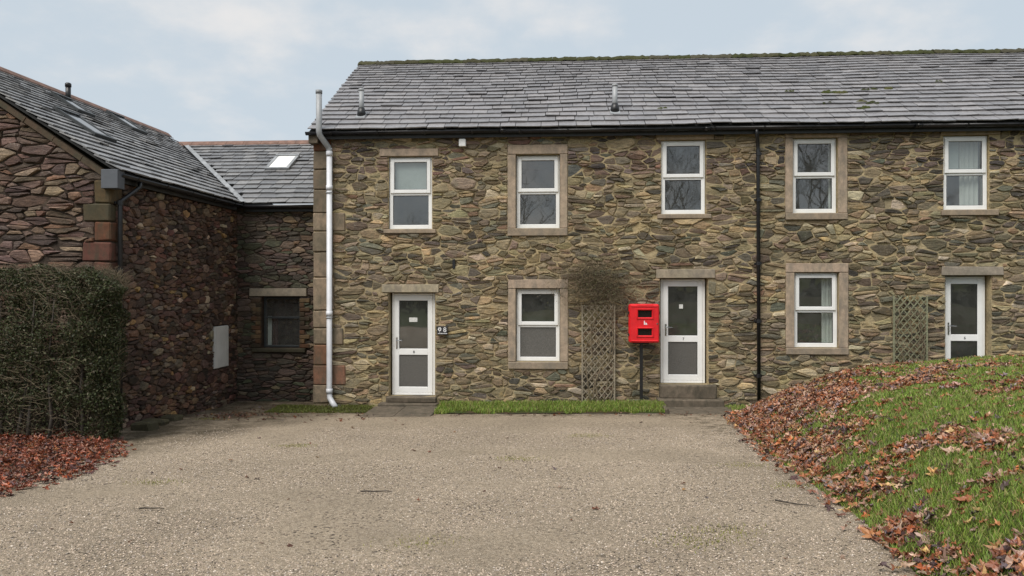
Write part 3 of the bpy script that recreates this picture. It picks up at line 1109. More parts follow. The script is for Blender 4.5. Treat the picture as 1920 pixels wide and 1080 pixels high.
def sag_main(x, k):
    return 0.022 * mnoise.noise(Vector((x * 0.45, k * 2.5, 4))) + 0.012 * math.sin(x * 0.9) * math.sin(k * 3.1)


roof_slates(roof, (0, EAVE_Y, EAVE_Z), (1, 0, 0), slope, SL, lambda t: (VX0, WX1), 21, 0.275, 0.185, (0.26, 0.52), 300, SLATE_T, sag_main)

# mossy ridge stones
rr = random.Random(8)
x = VX0
while x < WX1:
    w = rr.uniform(0.42, 0.62)
    mb = MB()
    g = rr.uniform(0.9, 1.2)
    mb.col = rr.choice([(0.048 * g, 0.05 * g, 0.024 * g), (0.055 * g, 0.053 * g, 0.03 * g), (0.042 * g, 0.046 * g, 0.02 * g), (0.062 * g, 0.058 * g, 0.04 * g)])
    n = 9
    vs = []; fs = []
    for i in range(n):
        xx = x + (w - 0.006) * i / (n - 1)
        dz = sag_main(xx, 1.0) + rr.uniform(-0.012, 0.02)
        prof = [(-0.17, -0.075), (-0.155, -0.035), (-0.05, 0.045), (0.02, 0.065), (0.10, 0.02), (0.17, -0.075)]
        vs += [(xx, RIDGE_Y + a + rr.uniform(-.008, .008), RIDGE_Z + 0.015 + b + dz + rr.uniform(-.006, .01)) for a, b in prof]
    for i in range(n - 1):
        for k in range(5):
            fs.append((i * 6 + k, i * 6 + k + 1, (i + 1) * 6 + k + 1, (i + 1) * 6 + k))
    fs += [tuple(range(6)), tuple(reversed(range((n - 1) * 6, n * 6)))]
    mb.add(vs, fs)
    mb.build('ridge_stone', 'moss', roof)
    x += w

# fascia, gutter, soffit
mb = MB(); mb.cbox(VX0 + 0.02, WX1, EAVE_Y + 0.10, EAVE_Y + 0.125, 5.48, EAVE_Z - 0.03, 0.003)
mb.cbox(VX0 + 0.02, WX1, EAVE_Y + 0.127, -0.01, 5.50, 5.515, 0.002)
mb.build('fascia', 'fascia_dark', terrace)


def gutter_profile(r=0.062, th=0.004):
    out = [(r * math.cos(a), r * math.sin(a)) for a in [math.pi + math.pi * i / 8 for i in range(9)]]
    inn = [((r - th) * math.cos(a), (r - th) * math.sin(a)) for a in [2 * math.pi - math.pi * i / 8 for i in range(9)]]
    return out + inn


gy_, gz_ = EAVE_Y + 0.035, EAVE_Z - 0.055
mb = MB()
x = VX0 - 0.06
while x < WX1:
    x2 = min(x + 4.0, WX1)
    dz = 0.012 * mnoise.noise(Vector((x * 0.3, 0, 0))) - 0.004 * (x - 3) / 8
    mb.prism([(gy_ + a, gz_ + b + dz) for a, b in gutter_profile()], x, x2 - 0.01, lambda y, xx, z: (xx, y, z))
    mb.prism([(gy_ + a, gz_ + b + dz) for a, b in gutter_profile(0.067, 0.004)], x2 - 0.07, x2 + 0.04, lambda y, xx, z: (xx, y, z))
    x = x2
gut = mb.build('gutter', 'plastic_black', terrace, True)
for i in range(17):
    xx = VX0 + 0.45 + i * 0.95
    mb = MB()
    mb.prism([(gy_ + a, gz_ + b) for a, b in gutter_profile(0.072, 0.006)], xx, xx + 0.03, lambda y, q, z: (q, y, z))
    mb.cbox(xx, xx + 0.03, gy_ + 0.06, gy_ + 0.075, gz_ - 0.05, gz_ + 0.02, 0.002)
    mb.build('gutter_bracket', 'plastic_black', gut)
# boxed eaves end at the left corner
mb = MB(); mb.cbox(WX0 - 0.05, WX0 + 0.14, EAVE_Y + 0.06, 0.02, 5.40, EAVE_Z - 0.02, 0.006)
mb.col = (0.7, 0.72, 0.75)
mb.build('eaves_corbel', 'step_stone', terrace)

# black downpipe
PX = 3.885
dp = MB()
dp.tube([(PX - 0.06, gy_, gz_ - 0.04), (PX - 0.06, gy_, gz_ - 0.13), (PX - 0.03, gy_ + 0.06, gz_ - 0.22), (PX, -0.08, gz_ - 0.34), (PX, -0.08, gz_ - 0.44), (PX + 0.02, -0.08, 0.12)], 0.036, 10)
pipe = dp.build('downpipe', 'plastic_black', terrace, True)
for z in (5.1, 4.2, 2.95, 1.82, 0.75):
    mb = MB(); mb.tube([(PX + 0.01, -0.08, z - 0.035), (PX + 0.01, -0.08, z + 0.035)], 0.047, 12)
    mb.cbox(PX - 0.065, PX + 0.085, -0.05, -0.02, z - 0.02, z + 0.02, 0.004)
    mb.build('pipe_bracket', 'plastic_black', pipe)

# white soil pipe at the left corner, grey above the eaves
SX = -4.655
sp_ = MB()
sp_.tube([(SX, -0.13, 5.30), (SX, -0.13, 0.36), (SX + 0.01, -0.14, 0.25), (SX + 0.09, -0.20, 0.15), (SX + 0.17, -0.26, 0.07)], 0.056, 14)
soil = sp_.build('soil_pipe', 'pipe_white', terrace, True)
mb = MB(); mb.tube([(SX - 0.14, -0.36, 6.37), (SX - 0.14, -0.36, 5.62), (SX - 0.13, -0.35, 5.53), (SX - 0.02, -0.15, 5.33), (SX, -0.13, 5.27), (SX, -0.13, 5.2)], 0.0585, 14)
mb.build('vent_stack', 'pipe_grey', soil, True)
mb = MB(); mb.tube([(SX - 0.14, -0.36, 6.35), (SX - 0.14, -0.36, 6.42)], 0.066, 14); mb.build('pipe_cap', 'lead', soil, True)
for z in (5.19, 4.5, 1.95, 0.38):
    mb = MB(); mb.tube([(SX, -0.13, z - 0.05), (SX, -0.13, z + 0.05)], 0.066, 14); mb.build('pipe_coupling', 'pipe_white', soil, True)
for z in (4.46, 1.93):
    mb = MB(); mb.tube([(SX, -0.13, z - 0.012 - 0.06), (SX, -0.13, z + 0.012 - 0.06)], 0.069, 14); mb.build('pipe_band', 'pipe_grey', soil, True)

# roof vents with lead slates


def on_roof(x, t):
    p = Vector((x, EAVE_Y, EAVE_Z)) + slope.normalized() * t
    return p


for x, t in ((-4.12, 0.70), (1.13, 0.72)):
    p = on_roof(x, t)
    mb = MB()
    n = Vector((0, -slope.z, slope.y)).normalized(); s = slope.normalized()
    c = [p + Vector((a, 0, 0)) + s * b + n * 0.045 for a, b in ((-0.10, -0.17), (0.10, -0.17), (0.10, 0.2), (-0.10, 0.2))]
    mb.add([tuple(q) for q in c] + [tuple(q - n * 0.03) for q in c], [(0, 1, 2, 3), (0, 4, 5, 1), (1, 5, 6, 2), (3, 7, 4, 0)])
    mb.build('flashing', 'lead', roof)
    mb = MB()
    mb.tube([tuple(p + Vector((0, 0, 0.0))), tuple(p + Vector((0, 0, 0.10))), tuple(p + Vector((0, 0, 0.19)))], [0.098, 0.085, 0.064], 14)
    mb.build('vent_collar', 'post_black', roof, True)
    mb = MB()
    mb.tube([tuple(p + Vector((0, 0, 0.0))), tuple(p + Vector((0, 0, 0.56)))], 0.052, 14)
    mb.tube([tuple(p + Vector((0, 0, 0.54))), tuple(p + Vector((0, 0, 0.585)))], 0.058, 14)
    mb.build('vent_pipe', 'pipe_grey', roof, True)

# moss cushions on the slates
mr = random.Random(31)
for (x, t, w) in [(5.7, 1.75, .16), (5.95, 1.70, .12), (6.55, 1.86, .13), (6.95, 1.9, .12), (5.45, 1.05, .08), (6.2, 1.12, .14), (6.35, 1.02, .1), (6.1, .75, .1), (6.0, .68, .07), (2.1, .85, .08), (8.2, 2.3, .09), (4.9, 1.8, .08)]:
    mb = MB(); mb.col = mr.choice([(0.05, 0.06, 0.02), (0.04, 0.045, 0.02), (0.07, 0.07, 0.03)])
    p = on_roof(x, t); n = Vector((0, -slope.z, slope.y)).normalized(); s = slope.normalized()
    for q in range(4):
        cc = p + Vector((mr.uniform(-w, w), 0, 0)) + s * mr.uniform(-w * .35, w * .35) + n * 0.02
        ring = []
        rad = w * mr.uniform(0.35, 0.7)
        for k in range(8):
            a = 2 * math.pi * k / 8
            rr_ = rad * mr.uniform(0.6, 1.25)
            ring.append(tuple(cc + Vector((math.cos(a) * rr_ * 1.3, 0, 0)) + s * math.sin(a) * rr_ * 0.7))
        ring2 = [tuple(Vector(r_) * 0.45 + cc * 0.55 + n * mr.uniform(.025, .04)) for r_ in ring]
        mb.add(ring + ring2, [(k, (k + 1) % 8, 8 + (k + 1) % 8, 8 + k) for k in range(8)] + [tuple(range(8, 16))])
    mb.build('moss_cushion', 'moss', roof, True)

# small fittings on the wall
o = MB().cbox(-2.015, -1.875, -0.13, -0.03, 5.31, 5.465, 0.012).build('alarm_sensor', 'upvc_white', None)
tag(o, 'small white sensor box on the wall under the eaves', 'sensor')
o = MB().cbox(-2.155, -2.10, -0.055, -0.01, 2.86, 3.05, 0.006).build('wall_vent', 'plastic_black', None)
tag(o, 'small dark slot vent in the wall above the door numbered 8', 'vent')

# house sign
pq = empty('house_sign', (-2.355, -0.06, 1.53), 'dark slate sign with a white 8 beside the leftmost door', 'sign')
MB().cbox(-2.46, -2.25, -0.105, -0.03, 1.53, 1.70, 0.003).build('plate', 'plaque_slate', pq)
text_part('digit', '8', 0.135, (-2.30, -0.107, 1.625), 'white_print', pq)
mb = MB()
for k in range(6):
    a = k * math.pi / 3 + .2
    cx, cz = -2.405 + 0.026 * math.cos(a), 1.642 + 0.026 * math.sin(a)
    mb.prism([(cx + 0.013 * math.cos(q), cz + 0.013 * math.sin(q)) for q in [i * math.pi / 4 for i in range(8)]], -0.1075, -0.1055)
mb.cbox(-2.409, -2.402, -0.1075, -0.1055, 1.575, 1.625, 0.0005)
mb.build('flower_emblem', 'white_print', pq)
mb = MB()
xx = -2.44
while xx < -2.27:
    w = qr.uniform(0.008, 0.02)
    mb.cbox(xx, xx + w, -0.1072, -0.1055, 1.548, 1.562, 0.0004); xx += w + 0.005
mb.build('small_lettering', 'white_print', pq)

# ================================================================== curtains and blinds


def curtain(name, x0, x1, z0, z1, y, folds, mat, label, amp=0.03):
    mb = MB()
    n = folds * 6
    r2 = random.Random(int(x0 * 100) + 7)
    ph = [r2.uniform(-.4, .4) for _ in range(n + 1)]
    for j, z in enumerate((z1, (z0 + z1) / 2, z0)):
        for i in range(n + 1):
            u = i / n
            mb.v.append((x0 + (x1 - x0) * u + 0.012 * j * ph[i] * .5, y + amp * (0.7 + 0.3 * j / 2) * math.sin(u * folds * 2 * math.pi + ph[i]), z))
            mb.c.append((1, 1, 1))
    for j in range(2):
        for i in range(n):
            mb.f.append((j * (n + 1) + i, j * (n + 1) + i + 1, (j + 1) * (n + 1) + i + 1, (j + 1) * (n + 1) + i))
    o = mb.build(name, mat, None, True)
    return tag(o, label, 'curtain')


curtain('curtain', 7.84, 8.20, 3.99, 5.42, 0.20, 4, 'curtain_cloth', 'white curtain inside the upper window furthest right')
curtain('curtain', 5.20, 5.41, 1.31, 2.76, 0.21, 3, 'curtain_cloth', 'white curtain inside the ground-floor window between the black pipe and the right trellis')
curtain('curtain', 5.33, 5.41, 3.96, 5.40, 0.21, 2, 'curtain_cloth', 'narrow white curtain inside the stone-framed upper window right of the black pipe')
curtain('blind', -3.40, -2.64, 4.36, 5.12, 0.125, 1, 'blind_cloth', 'pale blind behind the top pane of the upper window furthest left', 0.004)['category'] = 'blind'
curtain('blind', 7.52, 7.83, 4.70, 5.42, 0.20, 1, 'blind_cloth', 'pale blind behind the top pane of the upper window furthest right', 0.004)['category'] = 'blind'

# ================================================================== THE BARN AND THE LINK RANGE
BX = -7.05           # side wall of the barn
BY = -3.70           # gable wall of the barn
LY = 0.90            # wall of the link range
B_EX, B_EZ = -6.86, 4.315
B_RX, B_RZ = -10.25, 6.46
B_FAR = 3.9
barn = empty('stone_barn', (-8.6, 0, 0.1), 'dark purple rubble stone barn with its gable behind the hedge', 'building')
link = empty('link_range', (-6, 1, 0), 'low dark stone range with slate roof between barn and terrace', 'building')
PAL_P = [(4, (0.074, 0.052, 0.049)), (2.6, (0.054, 0.043, 0.040)), (2, (0.10, 0.068, 0.054)), (1.4, (0.115, 0.10, 0.09)), (0.7, (0.14, 0.112, 0.085)), (0.35, (0.27, 0.245, 0.21)), (0.3, (0.19, 0.14, 0.075)), (0.9, (0.095, 0.055, 0.052))]
PAL_G = [(4, (0.092, 0.067, 0.062)), (3, (0.07, 0.054, 0.054)), (2, (0.112, 0.088, 0.074)), (0.5, (0.15, 0.125, 0.10)), (0.6, (0.115, 0.073, 0.056))]
PAL_L = [(4, (0.085, 0.062, 0.052)), (3, (0.065, 0.055, 0.045)), (1.6, (0.06, 0.062, 0.042)), (1, (0.105, 0.078, 0.055)), (0.4, (0.15, 0.12, 0.08)), (0.6, (0.09, 0.056, 0.044))]

PAL_P = [(w_, (c_[0] * 1.15, c_[1] * 1.0, c_[2] * 0.86)) for w_, c_ in PAL_P]
PAL_G = [(w_, (c_[0] * 1.25, c_[1] * 1.1, c_[2] * 0.98)) for w_, c_ in PAL_G]
side = lambda u, v, d: (BX + d, u, v)
gable = lambda u, v, d: (u, BY - d, v)
linkf = lambda u, v, d: (u, LY - d, v)
tanA = (B_RZ - B_EZ) / (B_EX - B_RX)

hatch = (-0.23, 0.80, 0.44, 1.70)
wm = MB()
wall_sheet(wm, BY, B_FAR, -0.3, 4.22, [], side, 0.2)
gl_x = 2 * B_RX - BX
wm.add([(BX, BY, -0.3), (BX, BY, 4.22), (B_RX, BY, B_RZ - 0.12), (gl_x, BY, 4.22), (gl_x, BY, -0.3)], [(0, 1, 2, 3, 4)])
wm.add([(BX, B_FAR, -0.3), (BX, B_FAR, 4.22), (B_RX, B_FAR, B_RZ - 0.12), (gl_x, B_FAR, 4.22), (gl_x, B_FAR, -0.3)], [(0, 1, 2, 3, 4)])
bwall = wm.build('wall', 'dark_mortar', barn)

# barn corner quoins: one face on the gable, the other on the side wall
bq_g, bq_s = [], []
z = 0.05
i = 0
while z < 4.1:
    h = qr.uniform(0.27, 0.40)
    z1 = min(z + h, 4.16)
    wg, ws = (0.42, 0.14) if i % 2 == 0 else (0.24, 0.30)
    bq_g.append((BX - wg, z, BX + 0.05, z1)); bq_s.append((BY - 0.05, z, BY + ws, z1))
    mb = MB()
    mb.col = qr.choice([(1.0, 1.15, 1.0), (1.15, 1.0, 0.9), (0.9, 1.05, 0.95), (1.3, 0.95, 0.8)])
    mb.col = tuple(q * qr.uniform(0.75, 1.1) for q in mb.col)
    mb.cbox(BX - wg, BX + 0.035, BY - 0.038, BY + ws, z, z1, 0.022, 0.011, qr)
    mb.build('quoin', 'red_quoin', bwall)
    z = z1 + 0.012; i += 1

polys = rubble(BY + 0.02, LY - 0.02, -0.1, 4.14, 1.8, [(0.075, 300), (0.058, 1500), (0.044, 4000), (0.033, 7000), (0.025, 7000)], 23, 0.014, bq_s + [hatch], warp=0.05)
lay_stones(polys, side, lambda u, v: PAL_P, 'purple_stone', bwall, 15, (0.012, 0.06), 190)
# gable stones below the rake
nrm = math.hypot(tanA, 1)
rake = (tanA / nrm, 1 / nrm, (tanA * BX + 4.20) / nrm)
polys = rubble(-10.0, BX - 0.01, 0.9, 6.3, 3.0, [(0.09, 200), (0.07, 700), (0.055, 1500), (0.042, 2500), (0.032, 2500)], 37, 0.022, bq_g, (rake,), 0.06, 0.55)
lay_stones(polys, gable, lambda u, v: PAL_G, 'purple_stone', bwall, 16, (0.012, 0.06), 110)

# rake coping: a thin stone verge under the slates
mb = MB(); mb.col = (0.85, 0.85, 0.8)
for sgn in (1,):
    a = Vector((BX + 0.05, 0, 4.19)); b = Vector((B_RX, 0, B_RZ - 0.10))
    m = 7
    for i in range(m):
        p = a + (b - a) * (i / m); q = a + (b - a) * ((i + 1) / m - 0.003)
        nn = Vector((tanA, 0, 1)).normalized()
        dz = qr.uniform(-.006, .006)
        vs = []
        for y in (BY - 0.075 + dz, BY + 0.10):
            vs += [tuple(Vector((p.x, y, p.z)) - nn * 0.045), tuple(Vector((q.x, y, q.z)) - nn * 0.045), tuple(Vector((q.x, y, q.z)) + nn * 0.035), tuple(Vector((p.x, y, p.z)) + nn * 0.035)]
        mb.add(vs, [(0, 1, 2, 3), (7, 6, 5, 4), (0, 4, 5, 1), (3, 2, 6, 7), (1, 5, 6, 2), (0, 3, 7, 4)])
mb.build('rake_stone', 'red_quoin', barn)

# barn roof
rb = MB()
rb.prism([(B_EX, B_EZ - 0.02), (B_RX, B_RZ - 0.02), (2 * B_RX - B_EX, B_EZ - 0.02), (2 * B_RX - B_EX, B_EZ - 0.06), (B_RX, B_RZ - 0.07), (B_EX, B_EZ - 0.06)], BY - 0.06, B_FAR)
broof = rb.build('roof', 'roof_underlay', barn)
SLATE_B = [(0.165, 0.165, 0.168), (0.15, 0.15, 0.152), (0.19, 0.186, 0.183), (0.13, 0.13, 0.133)]
bs = Vector((B_RX - B_EX, 0, B_RZ - B_EZ))


def barn_course(t):
    # the far end of each course stops at the valley with the link roof
    k = t / bs.length
    return (BY - 0.09, min(B_FAR, 0.72 + (B_FAR - 0.72) * k * 1.10))


roof_slates(broof, (B_EX, 0, B_EZ), (0, 1, 0), bs, bs.length, barn_course, 41, 0.23, 0.17, (0.24, 0.44), 300, SLATE_B,
            lambda x, k: 0.012 * mnoise.noise(Vector((x, k * 3, 2))))
y = BY - 0.09
while y < B_FAR:
    w = min(0.46, B_FAR - y)
    mb = MB()
    prof = [(-0.15, -0.09), (-0.145, -0.06), (-0.06, 0.02), (0, 0.05), (0.06, 0.02), (0.145, -0.06), (0.15, -0.09)]
    k = qr.uniform(0.8, 1.2)
    mb.prism([(B_RX + a, B_RZ + 0.03 + b) for a, b in prof], y, y + w - 0.006)
    mb.build('ridge_tile', 'terracotta_ridge', broof)
    y += w
# fascia, gutter and downpipe of the barn
mb = MB(); mb.cbox(B_EX - 0.10, B_EX - 0.08, BY + 0.05, 0.68, 4.14, B_EZ - 0.03, 0.003)
mb.build('fascia', 'fascia_dark', barn)
mb = MB()
bgx, bgz = B_EX - 0.01, B_EZ - 0.055
mb.prism([(bgx + a, bgz + b) for a, b in gutter_profile()], BY - 0.02, 0.70)
bg = mb.build('gutter', 'plastic_black', barn, True)
for y in (BY + 0.4, BY + 1.3, BY + 2.2, BY + 3.1, BY + 4.0):
    mb = MB(); mb.prism([(bgx + a, bgz + b) for a, b in gutter_profile(0.072, 0.006)], y, y + 0.03)
    mb.build('gutter_bracket', 'plastic_black', bg)
mb = MB(); mb.cbox(BX - 0.06, B_EX + 0.02, BY - 0.13, BY + 0.06, 4.02, B_EZ - 0.0, 0.005)
mb.build('box_end', 'soffit_grey', barn)
py_ = BY + 0.12
mb = MB()
mb.tube([(bgx, py_ + 0.42, bgz - 0.05), (bgx, py_ + 0.42, bgz - 0.14), (BX + 0.11, py_ + 0.1, bgz - 0.36), (BX + 0.10, py_, bgz - 0.42), (BX + 0.10, py_, bgz - 0.55), (BX + 0.10, py_, 0.2)], 0.036, 10)
bpipe = mb.build('downpipe', 'plastic_black', barn, True)
for z in (3.82, 2.75, 1.2):
    mb = MB(); mb.tube([(BX + 0.10, py_, z - 0.035), (BX + 0.10, py_, z + 0.035)], 0.047, 12)
    mb.cbox(BX + 0.02, BX + 0.06, py_ - 0.06, py_ + 0.06, z - 0.02, z + 0.02, 0.004)
    mb.build('pipe_bracket', 'plastic_black', bpipe)


# rooflights on the barn


def on_barn(t, y, h=0.0):
    s = bs.normalized(); n = Vector((-s.z, 0, s.x)); n = n if n.z > 0 else -n
    return Vector((B_EX, y, B_EZ)) + s * t + n * h


def slope_box(mb, fn, t0, t1, y0, y1, h0, h1):
    vs = [tuple(fn(t, y, h)) for h in (h0, h1) for y in (y0, y1) for t in (t0, t1)]
    mb.add(vs, [(0, 2, 3, 1), (4, 5, 7, 6), (0, 1, 5, 4), (2, 6, 7, 3), (0, 4, 6, 2), (1, 3, 7, 5)])


def rooflight(fn, t0, t1, y0, y1, parent, frame='lead'):
    mb = MB()
    w = 0.07
    slope_box(mb, fn, t0, t0 + w, y0, y1, 0, 0.085)
    slope_box(mb, fn, t1 - w, t1, y0, y1, 0, 0.10)
    slope_box(mb, fn, t0 + w, t1 - w, y0, y0 + w, 0, 0.084)
    slope_box(mb, fn, t0 + w, t1 - w, y1 - w, y1, 0, 0.084)
    o = mb.build('rooflight', frame, parent)
    return o


def rooflight_pane(fn, t0, t1, y0, y1, parent):
    mb = MB()
    mb.add([tuple(fn(t, y, 0.072)) for t, y in ((t0, y0), (t1, y0), (t1, y1), (t0, y1))], [(0, 1, 2, 3)])
    mb.build('rooflight_pane', 'rooflight_glass', parent)


for t0, t1, y0, y1 in ((1.46, 2.36, -2.50, -1.86), (3.05, 3.78, 0.92, 1.52), (2.85, 3.5, -1.2, -0.66)):
    rooflight(on_barn, t0, t1, y0, y1, broof, 'dark_frame')
    rooflight_pane(on_barn, t0 + .07, t1 - .07, y0 + .07, y1 - .07, broof)
mb = MB()
p = on_barn(bs.length - 0.34, -0.43)
mb.tube([tuple(p - Vector((0, 0, 0.05))), tuple(p + Vector((0, 0, 0.30)))], 0.05, 12)
mb.tube([tuple(p + Vector((0, 0, 0.28))), tuple(p + Vector((0, 0, 0.34))), tuple(p + Vector((0, 0, 0.36)))], [0.06, 0.06, 0.04], 12)
mb.build('vent_pipe', 'post_black', broof, True)

# white boarded hatch in the side wall
h = MB()
h.cbox(BX - 0.03, BX + 0.045, hatch[0] + 0.02, hatch[2] - 0.02, hatch[1] + 0.02, hatch[3] - 0.02, 0.008)
hb = h.build('hatch_board', 'white_board', barn)
for k in range(4):
    mb = MB()
    ya = hatch[0] + 0.03 + k * 0.1525
    mb.cbox(BX + 0.046, BX + 0.056, ya, ya + 0.147, hatch[1] + 0.028, hatch[3] - 0.028, 0.003)
    mb.build('plank', 'white_board', hb)

# ---- link range
wm = MB()
LW = (-6.48, 1.165, -5.63, 2.285)
wall_sheet(wm, BX, WX0, -0.3, 4.2, [LW], linkf, 0.35)
lwall = wm.build('wall', 'dark_mortar', link)
polys = rubble(BX + 0.02, WX0 - 0.02, -0.08, 4.16, 2.5, [(0.075, 200), (0.058, 700), (0.045, 2000), (0.034, 3500), (0.026, 3500)], 51, 0.012,
               [LW, (-6.74, 2.287, -5.46, 2.465), (-6.70, 1.06, -5.48, 1.163)], warp=0.03)
lay_stones(polys, linkf, lambda u, v: PAL_L, 'purple_stone', lwall, 17, (0.01, 0.045), 300)
mb = MB(); mb.col = (0.72, 0.78, 0.78); mb.cbox(-6.735, -5.47, LY - 0.06, LY + 0.2, 2.288, 2.462, 0.008, 0.003, qr); mb.build('lintel', 'dressed_sandstone', lwall)
mb = MB(); mb.col = (0.45, 0.48, 0.42); mb.cbox(-6.68, -5.49, LY - 0.09, LY + 0.2, 1.075, 1.162, 0.01, 0.004, qr); mb.build('sill', 'step_stone', lwall)
# brick jambs beside the opening
for xa, xb in ((-6.70, -6.485), (-5.625, -5.40)):
    z = 1.175; k = 0
    while z < 2.22:
        a, b = (xa, xb) if k % 2 == 0 else ((xa + 0.10, xb) if xa < -6.2 else (xa, xb - 0.11))
        mb = MB(); mb.col = qr.choice([(1.0, 0.75, 0.6), (0.75, 0.7, 0.65), (1.5, 1.4, 1.1), (0.6, 0.55, 0.5), (0.5, 0.5, 0.48)])
        mb.cbox(a, b, LY - 0.055, LY + 0.1, z, z + 0.085, 0.008, 0.004, qr)
        mb.build('jamb_brick', 'red_quoin', lwall)
        z += 0.098; k += 1
mb = MB()
frame_rect(mb, LW[0] + 0.01, LW[2] - 0.01, LW[1] + 0.005, LW[3] - 0.01, 0.05, LY + 0.10, LY + 0.16)
mb.cbox(LW[0] + 0.05, LW[2] - 0.05, LY + 0.101, LY + 0.159, 1.80, 1.845, 0.004)
lw = mb.build('window', 'dark_frame', link)
pane('pane', 'window_glass', LW[0] + 0.05, LW[2] - 0.05, LW[1] + 0.05, 1.805, LY + 0.13, lw)
pane('pane', 'window_glass', LW[0] + 0.05, LW[2] - 0.05, 1.84, LW[3] - 0.055, LY + 0.13, lw)
mb = MB()
mb.add([(-6.9, LY + 0.36, 0.4), (-5.1, LY + 0.36, 0.4), (-5.1, 3.4, 0.4), (-6.9, 3.4, 0.4), (-6.9, LY + 0.36, 2.7), (-5.1, LY + 0.36, 2.7), (-5.1, 3.4, 2.7), (-6.9, 3.4, 2.7)],
       [(0, 1, 2, 3), (4, 7, 6, 5), (3, 2, 6, 7), (0, 3, 7, 4), (1, 5, 6, 2)])
mb.build('room_lining', 'soil', link)  # lining coloured near black so the room behind the window looks dark
o = curtain('curtain', -6.42, -6.33, 1.2, 1.85, LY + 0.2, 1, 'curtain_cloth', 'thin white curtain edge at the left of the dark link window', 0.012)
o = curtain('curtain', -6.32, -6.20, 1.2, 1.85, LY + 0.22, 2, 'red_cloth', 'dark red cloth hanging inside the dark link window', 0.015)

L_EY, L_EZ, L_RY, L_RZ = 0.70, 4.30, 3.95, 6.22
ls = Vector((0, L_RY - L_EY, L_RZ - L_EZ))
rb = MB()
rb.add([(B_EX, L_EY, L_EZ - 0.02), (WX0, L_EY, L_EZ - 0.02), (WX0, L_RY, L_RZ - 0.02), (-9.85, L_RY, L_RZ - 0.02)], [(0, 1, 2, 3)])
lroof = rb.build('roof', 'roof_underlay', link)


def valley_x(t):
    k = clampf(t / ls.length, 0, 1)
    return B_EX + (-9.85 - B_EX) * k


SLATE_L = [(0.14, 0.14, 0.142), (0.122, 0.123, 0.126), (0.16, 0.158, 0.157), (0.105, 0.106, 0.11)]
roof_slates(lroof, (0, L_EY, L_EZ), (1, 0, 0), ls, ls.length, lambda t: (valley_x(t) + 0.10, WX0), 61, 0.27, 0.20, (0.26, 0.42), 300, SLATE_L)
# lead valley
mb = MB()
for i in range(8):
    a, b = i / 8, (i + 1) / 8
    A = Vector((B_EX + 0.02, L_EY - 0.03, L_EZ + 0.03)).lerp(Vector((-9.85, L_RY, L_RZ + 0.04)), a)
    B = Vector((B_EX + 0.02, L_EY - 0.03, L_EZ + 0.03)).lerp(Vector((-9.85, L_RY, L_RZ + 0.04)), b)
    for q in (A, B):
        mb.v += [tuple(q + Vector((-0.07, 0, 0.055))), tuple(q), tuple(q + Vector((0.11, 0, 0.012)))]
        mb.c += [(1, 1, 1)] * 3
    k = i * 6
    mb.f += [(k, k + 1, k + 4, k + 3), (k + 1, k + 2, k + 5, k + 4)]
mb.build('valley_flashing', 'lead', lroof)
x = -10.0
while x < WX0 - 0.02:
    w = min(0.46, WX0 - 0.02 - x)
    mb = MB()
    prof = [(-0.15, -0.09), (-0.145, -0.06), (-0.06, 0.02), (0, 0.05), (0.06, 0.02), (0.145, -0.06), (0.15, -0.09)]
    mb.prism([(L_RY + a, L_RZ + 0.03 + b) for a, b in prof], x, x + w - 0.006, lambda y, xx, z: (xx, y, z))
    mb.build('ridge_tile', 'terracotta_ridge', lroof)
    x += w
mb = MB(); mb.cbox(B_EX + 0.05, WX0 - 0.01, L_EY + 0.08, L_EY + 0.10, 4.12, L_EZ - 0.03, 0.003); mb.build('fascia', 'fascia_dark', link)
mb = MB(); mb.prism([(L_EY + 0.01 + a, L_EZ - 0.055 + b) for a, b in gutter_profile()], B_EX + 0.03, WX0 - 0.01, lambda y, xx, z: (xx, y, z))
mb.build('gutter', 'plastic_black', link, True)


def on_link(t, x, h=0.0):
    s = ls.normalized(); n = Vector((0, -s.z, s.y))
    return Vector((x, L_EY, L_EZ)) + s * t + n * h


rooflight(on_link, 1.83, 2.72, -6.96, -6.38, lroof)
mb = MB(); mb.add([tuple(on_link(t, x, 0.072)) for t, x in ((1.90, -6.89), (1.90, -6.45), (2.65, -6.45), (2.65, -6.89))], [(0, 1, 2, 3)])
mb.build('rooflight_pane', 'curtain_cloth', lroof)

# ================================================================== TRELLISES, CLIMBERS


def trellis(x0, x1, z0, z1, y, mat, label, pitch=0.128):
    root = empty('trellis', ((x0 + x1) / 2, y, z0), label, 'trellis', 'lattice trellis panels on the wall')
    for xa in (x0, x1 - 0.03):
        MB().cbox(xa, xa + 0.03, y - 0.018, y + 0.012, z0, z1, 0.003).build('stile', mat, root)
    r2 = random.Random(int(x0 * 50))
    W, H = x1 - x0, z1 - z0
    ang = math.tan(R(50))
    hw = 0.0115
    for d, yo in ((1, -0.010), (-1, 0.0)):
        c = -W * ang + 0.03
        while c < H:
            # line z = c + x*ang (d=1) ; mirrored for d=-1
            xa = max(0.0, -c / ang); xb = min(W, (H - c) / ang)
            if xb - xa > 0.05:
                za, zb = c + xa * ang, c + xb * ang
                L = math.hypot(xb - xa, zb - za)
                nx, nz = -(zb - za) / L * hw, (xb - xa) / L * hw
                k = r2.uniform(-.003, .003)
                pts = [(xa - nx, za - nz), (xb - nx, zb - nz), (xb + nx, zb + nz), (xa + nx, za + nz)]
                if d < 0: pts = [(W - a, b) for a, b in pts]
                pts = [(x0 + clampf(a, 0.0, W), z0 + b + k) for a, b in pts]
                MB().prism(pts, y + yo - 0.004, y + yo + 0.004).build('slat', mat, root)
            c += pitch * ang
    return root


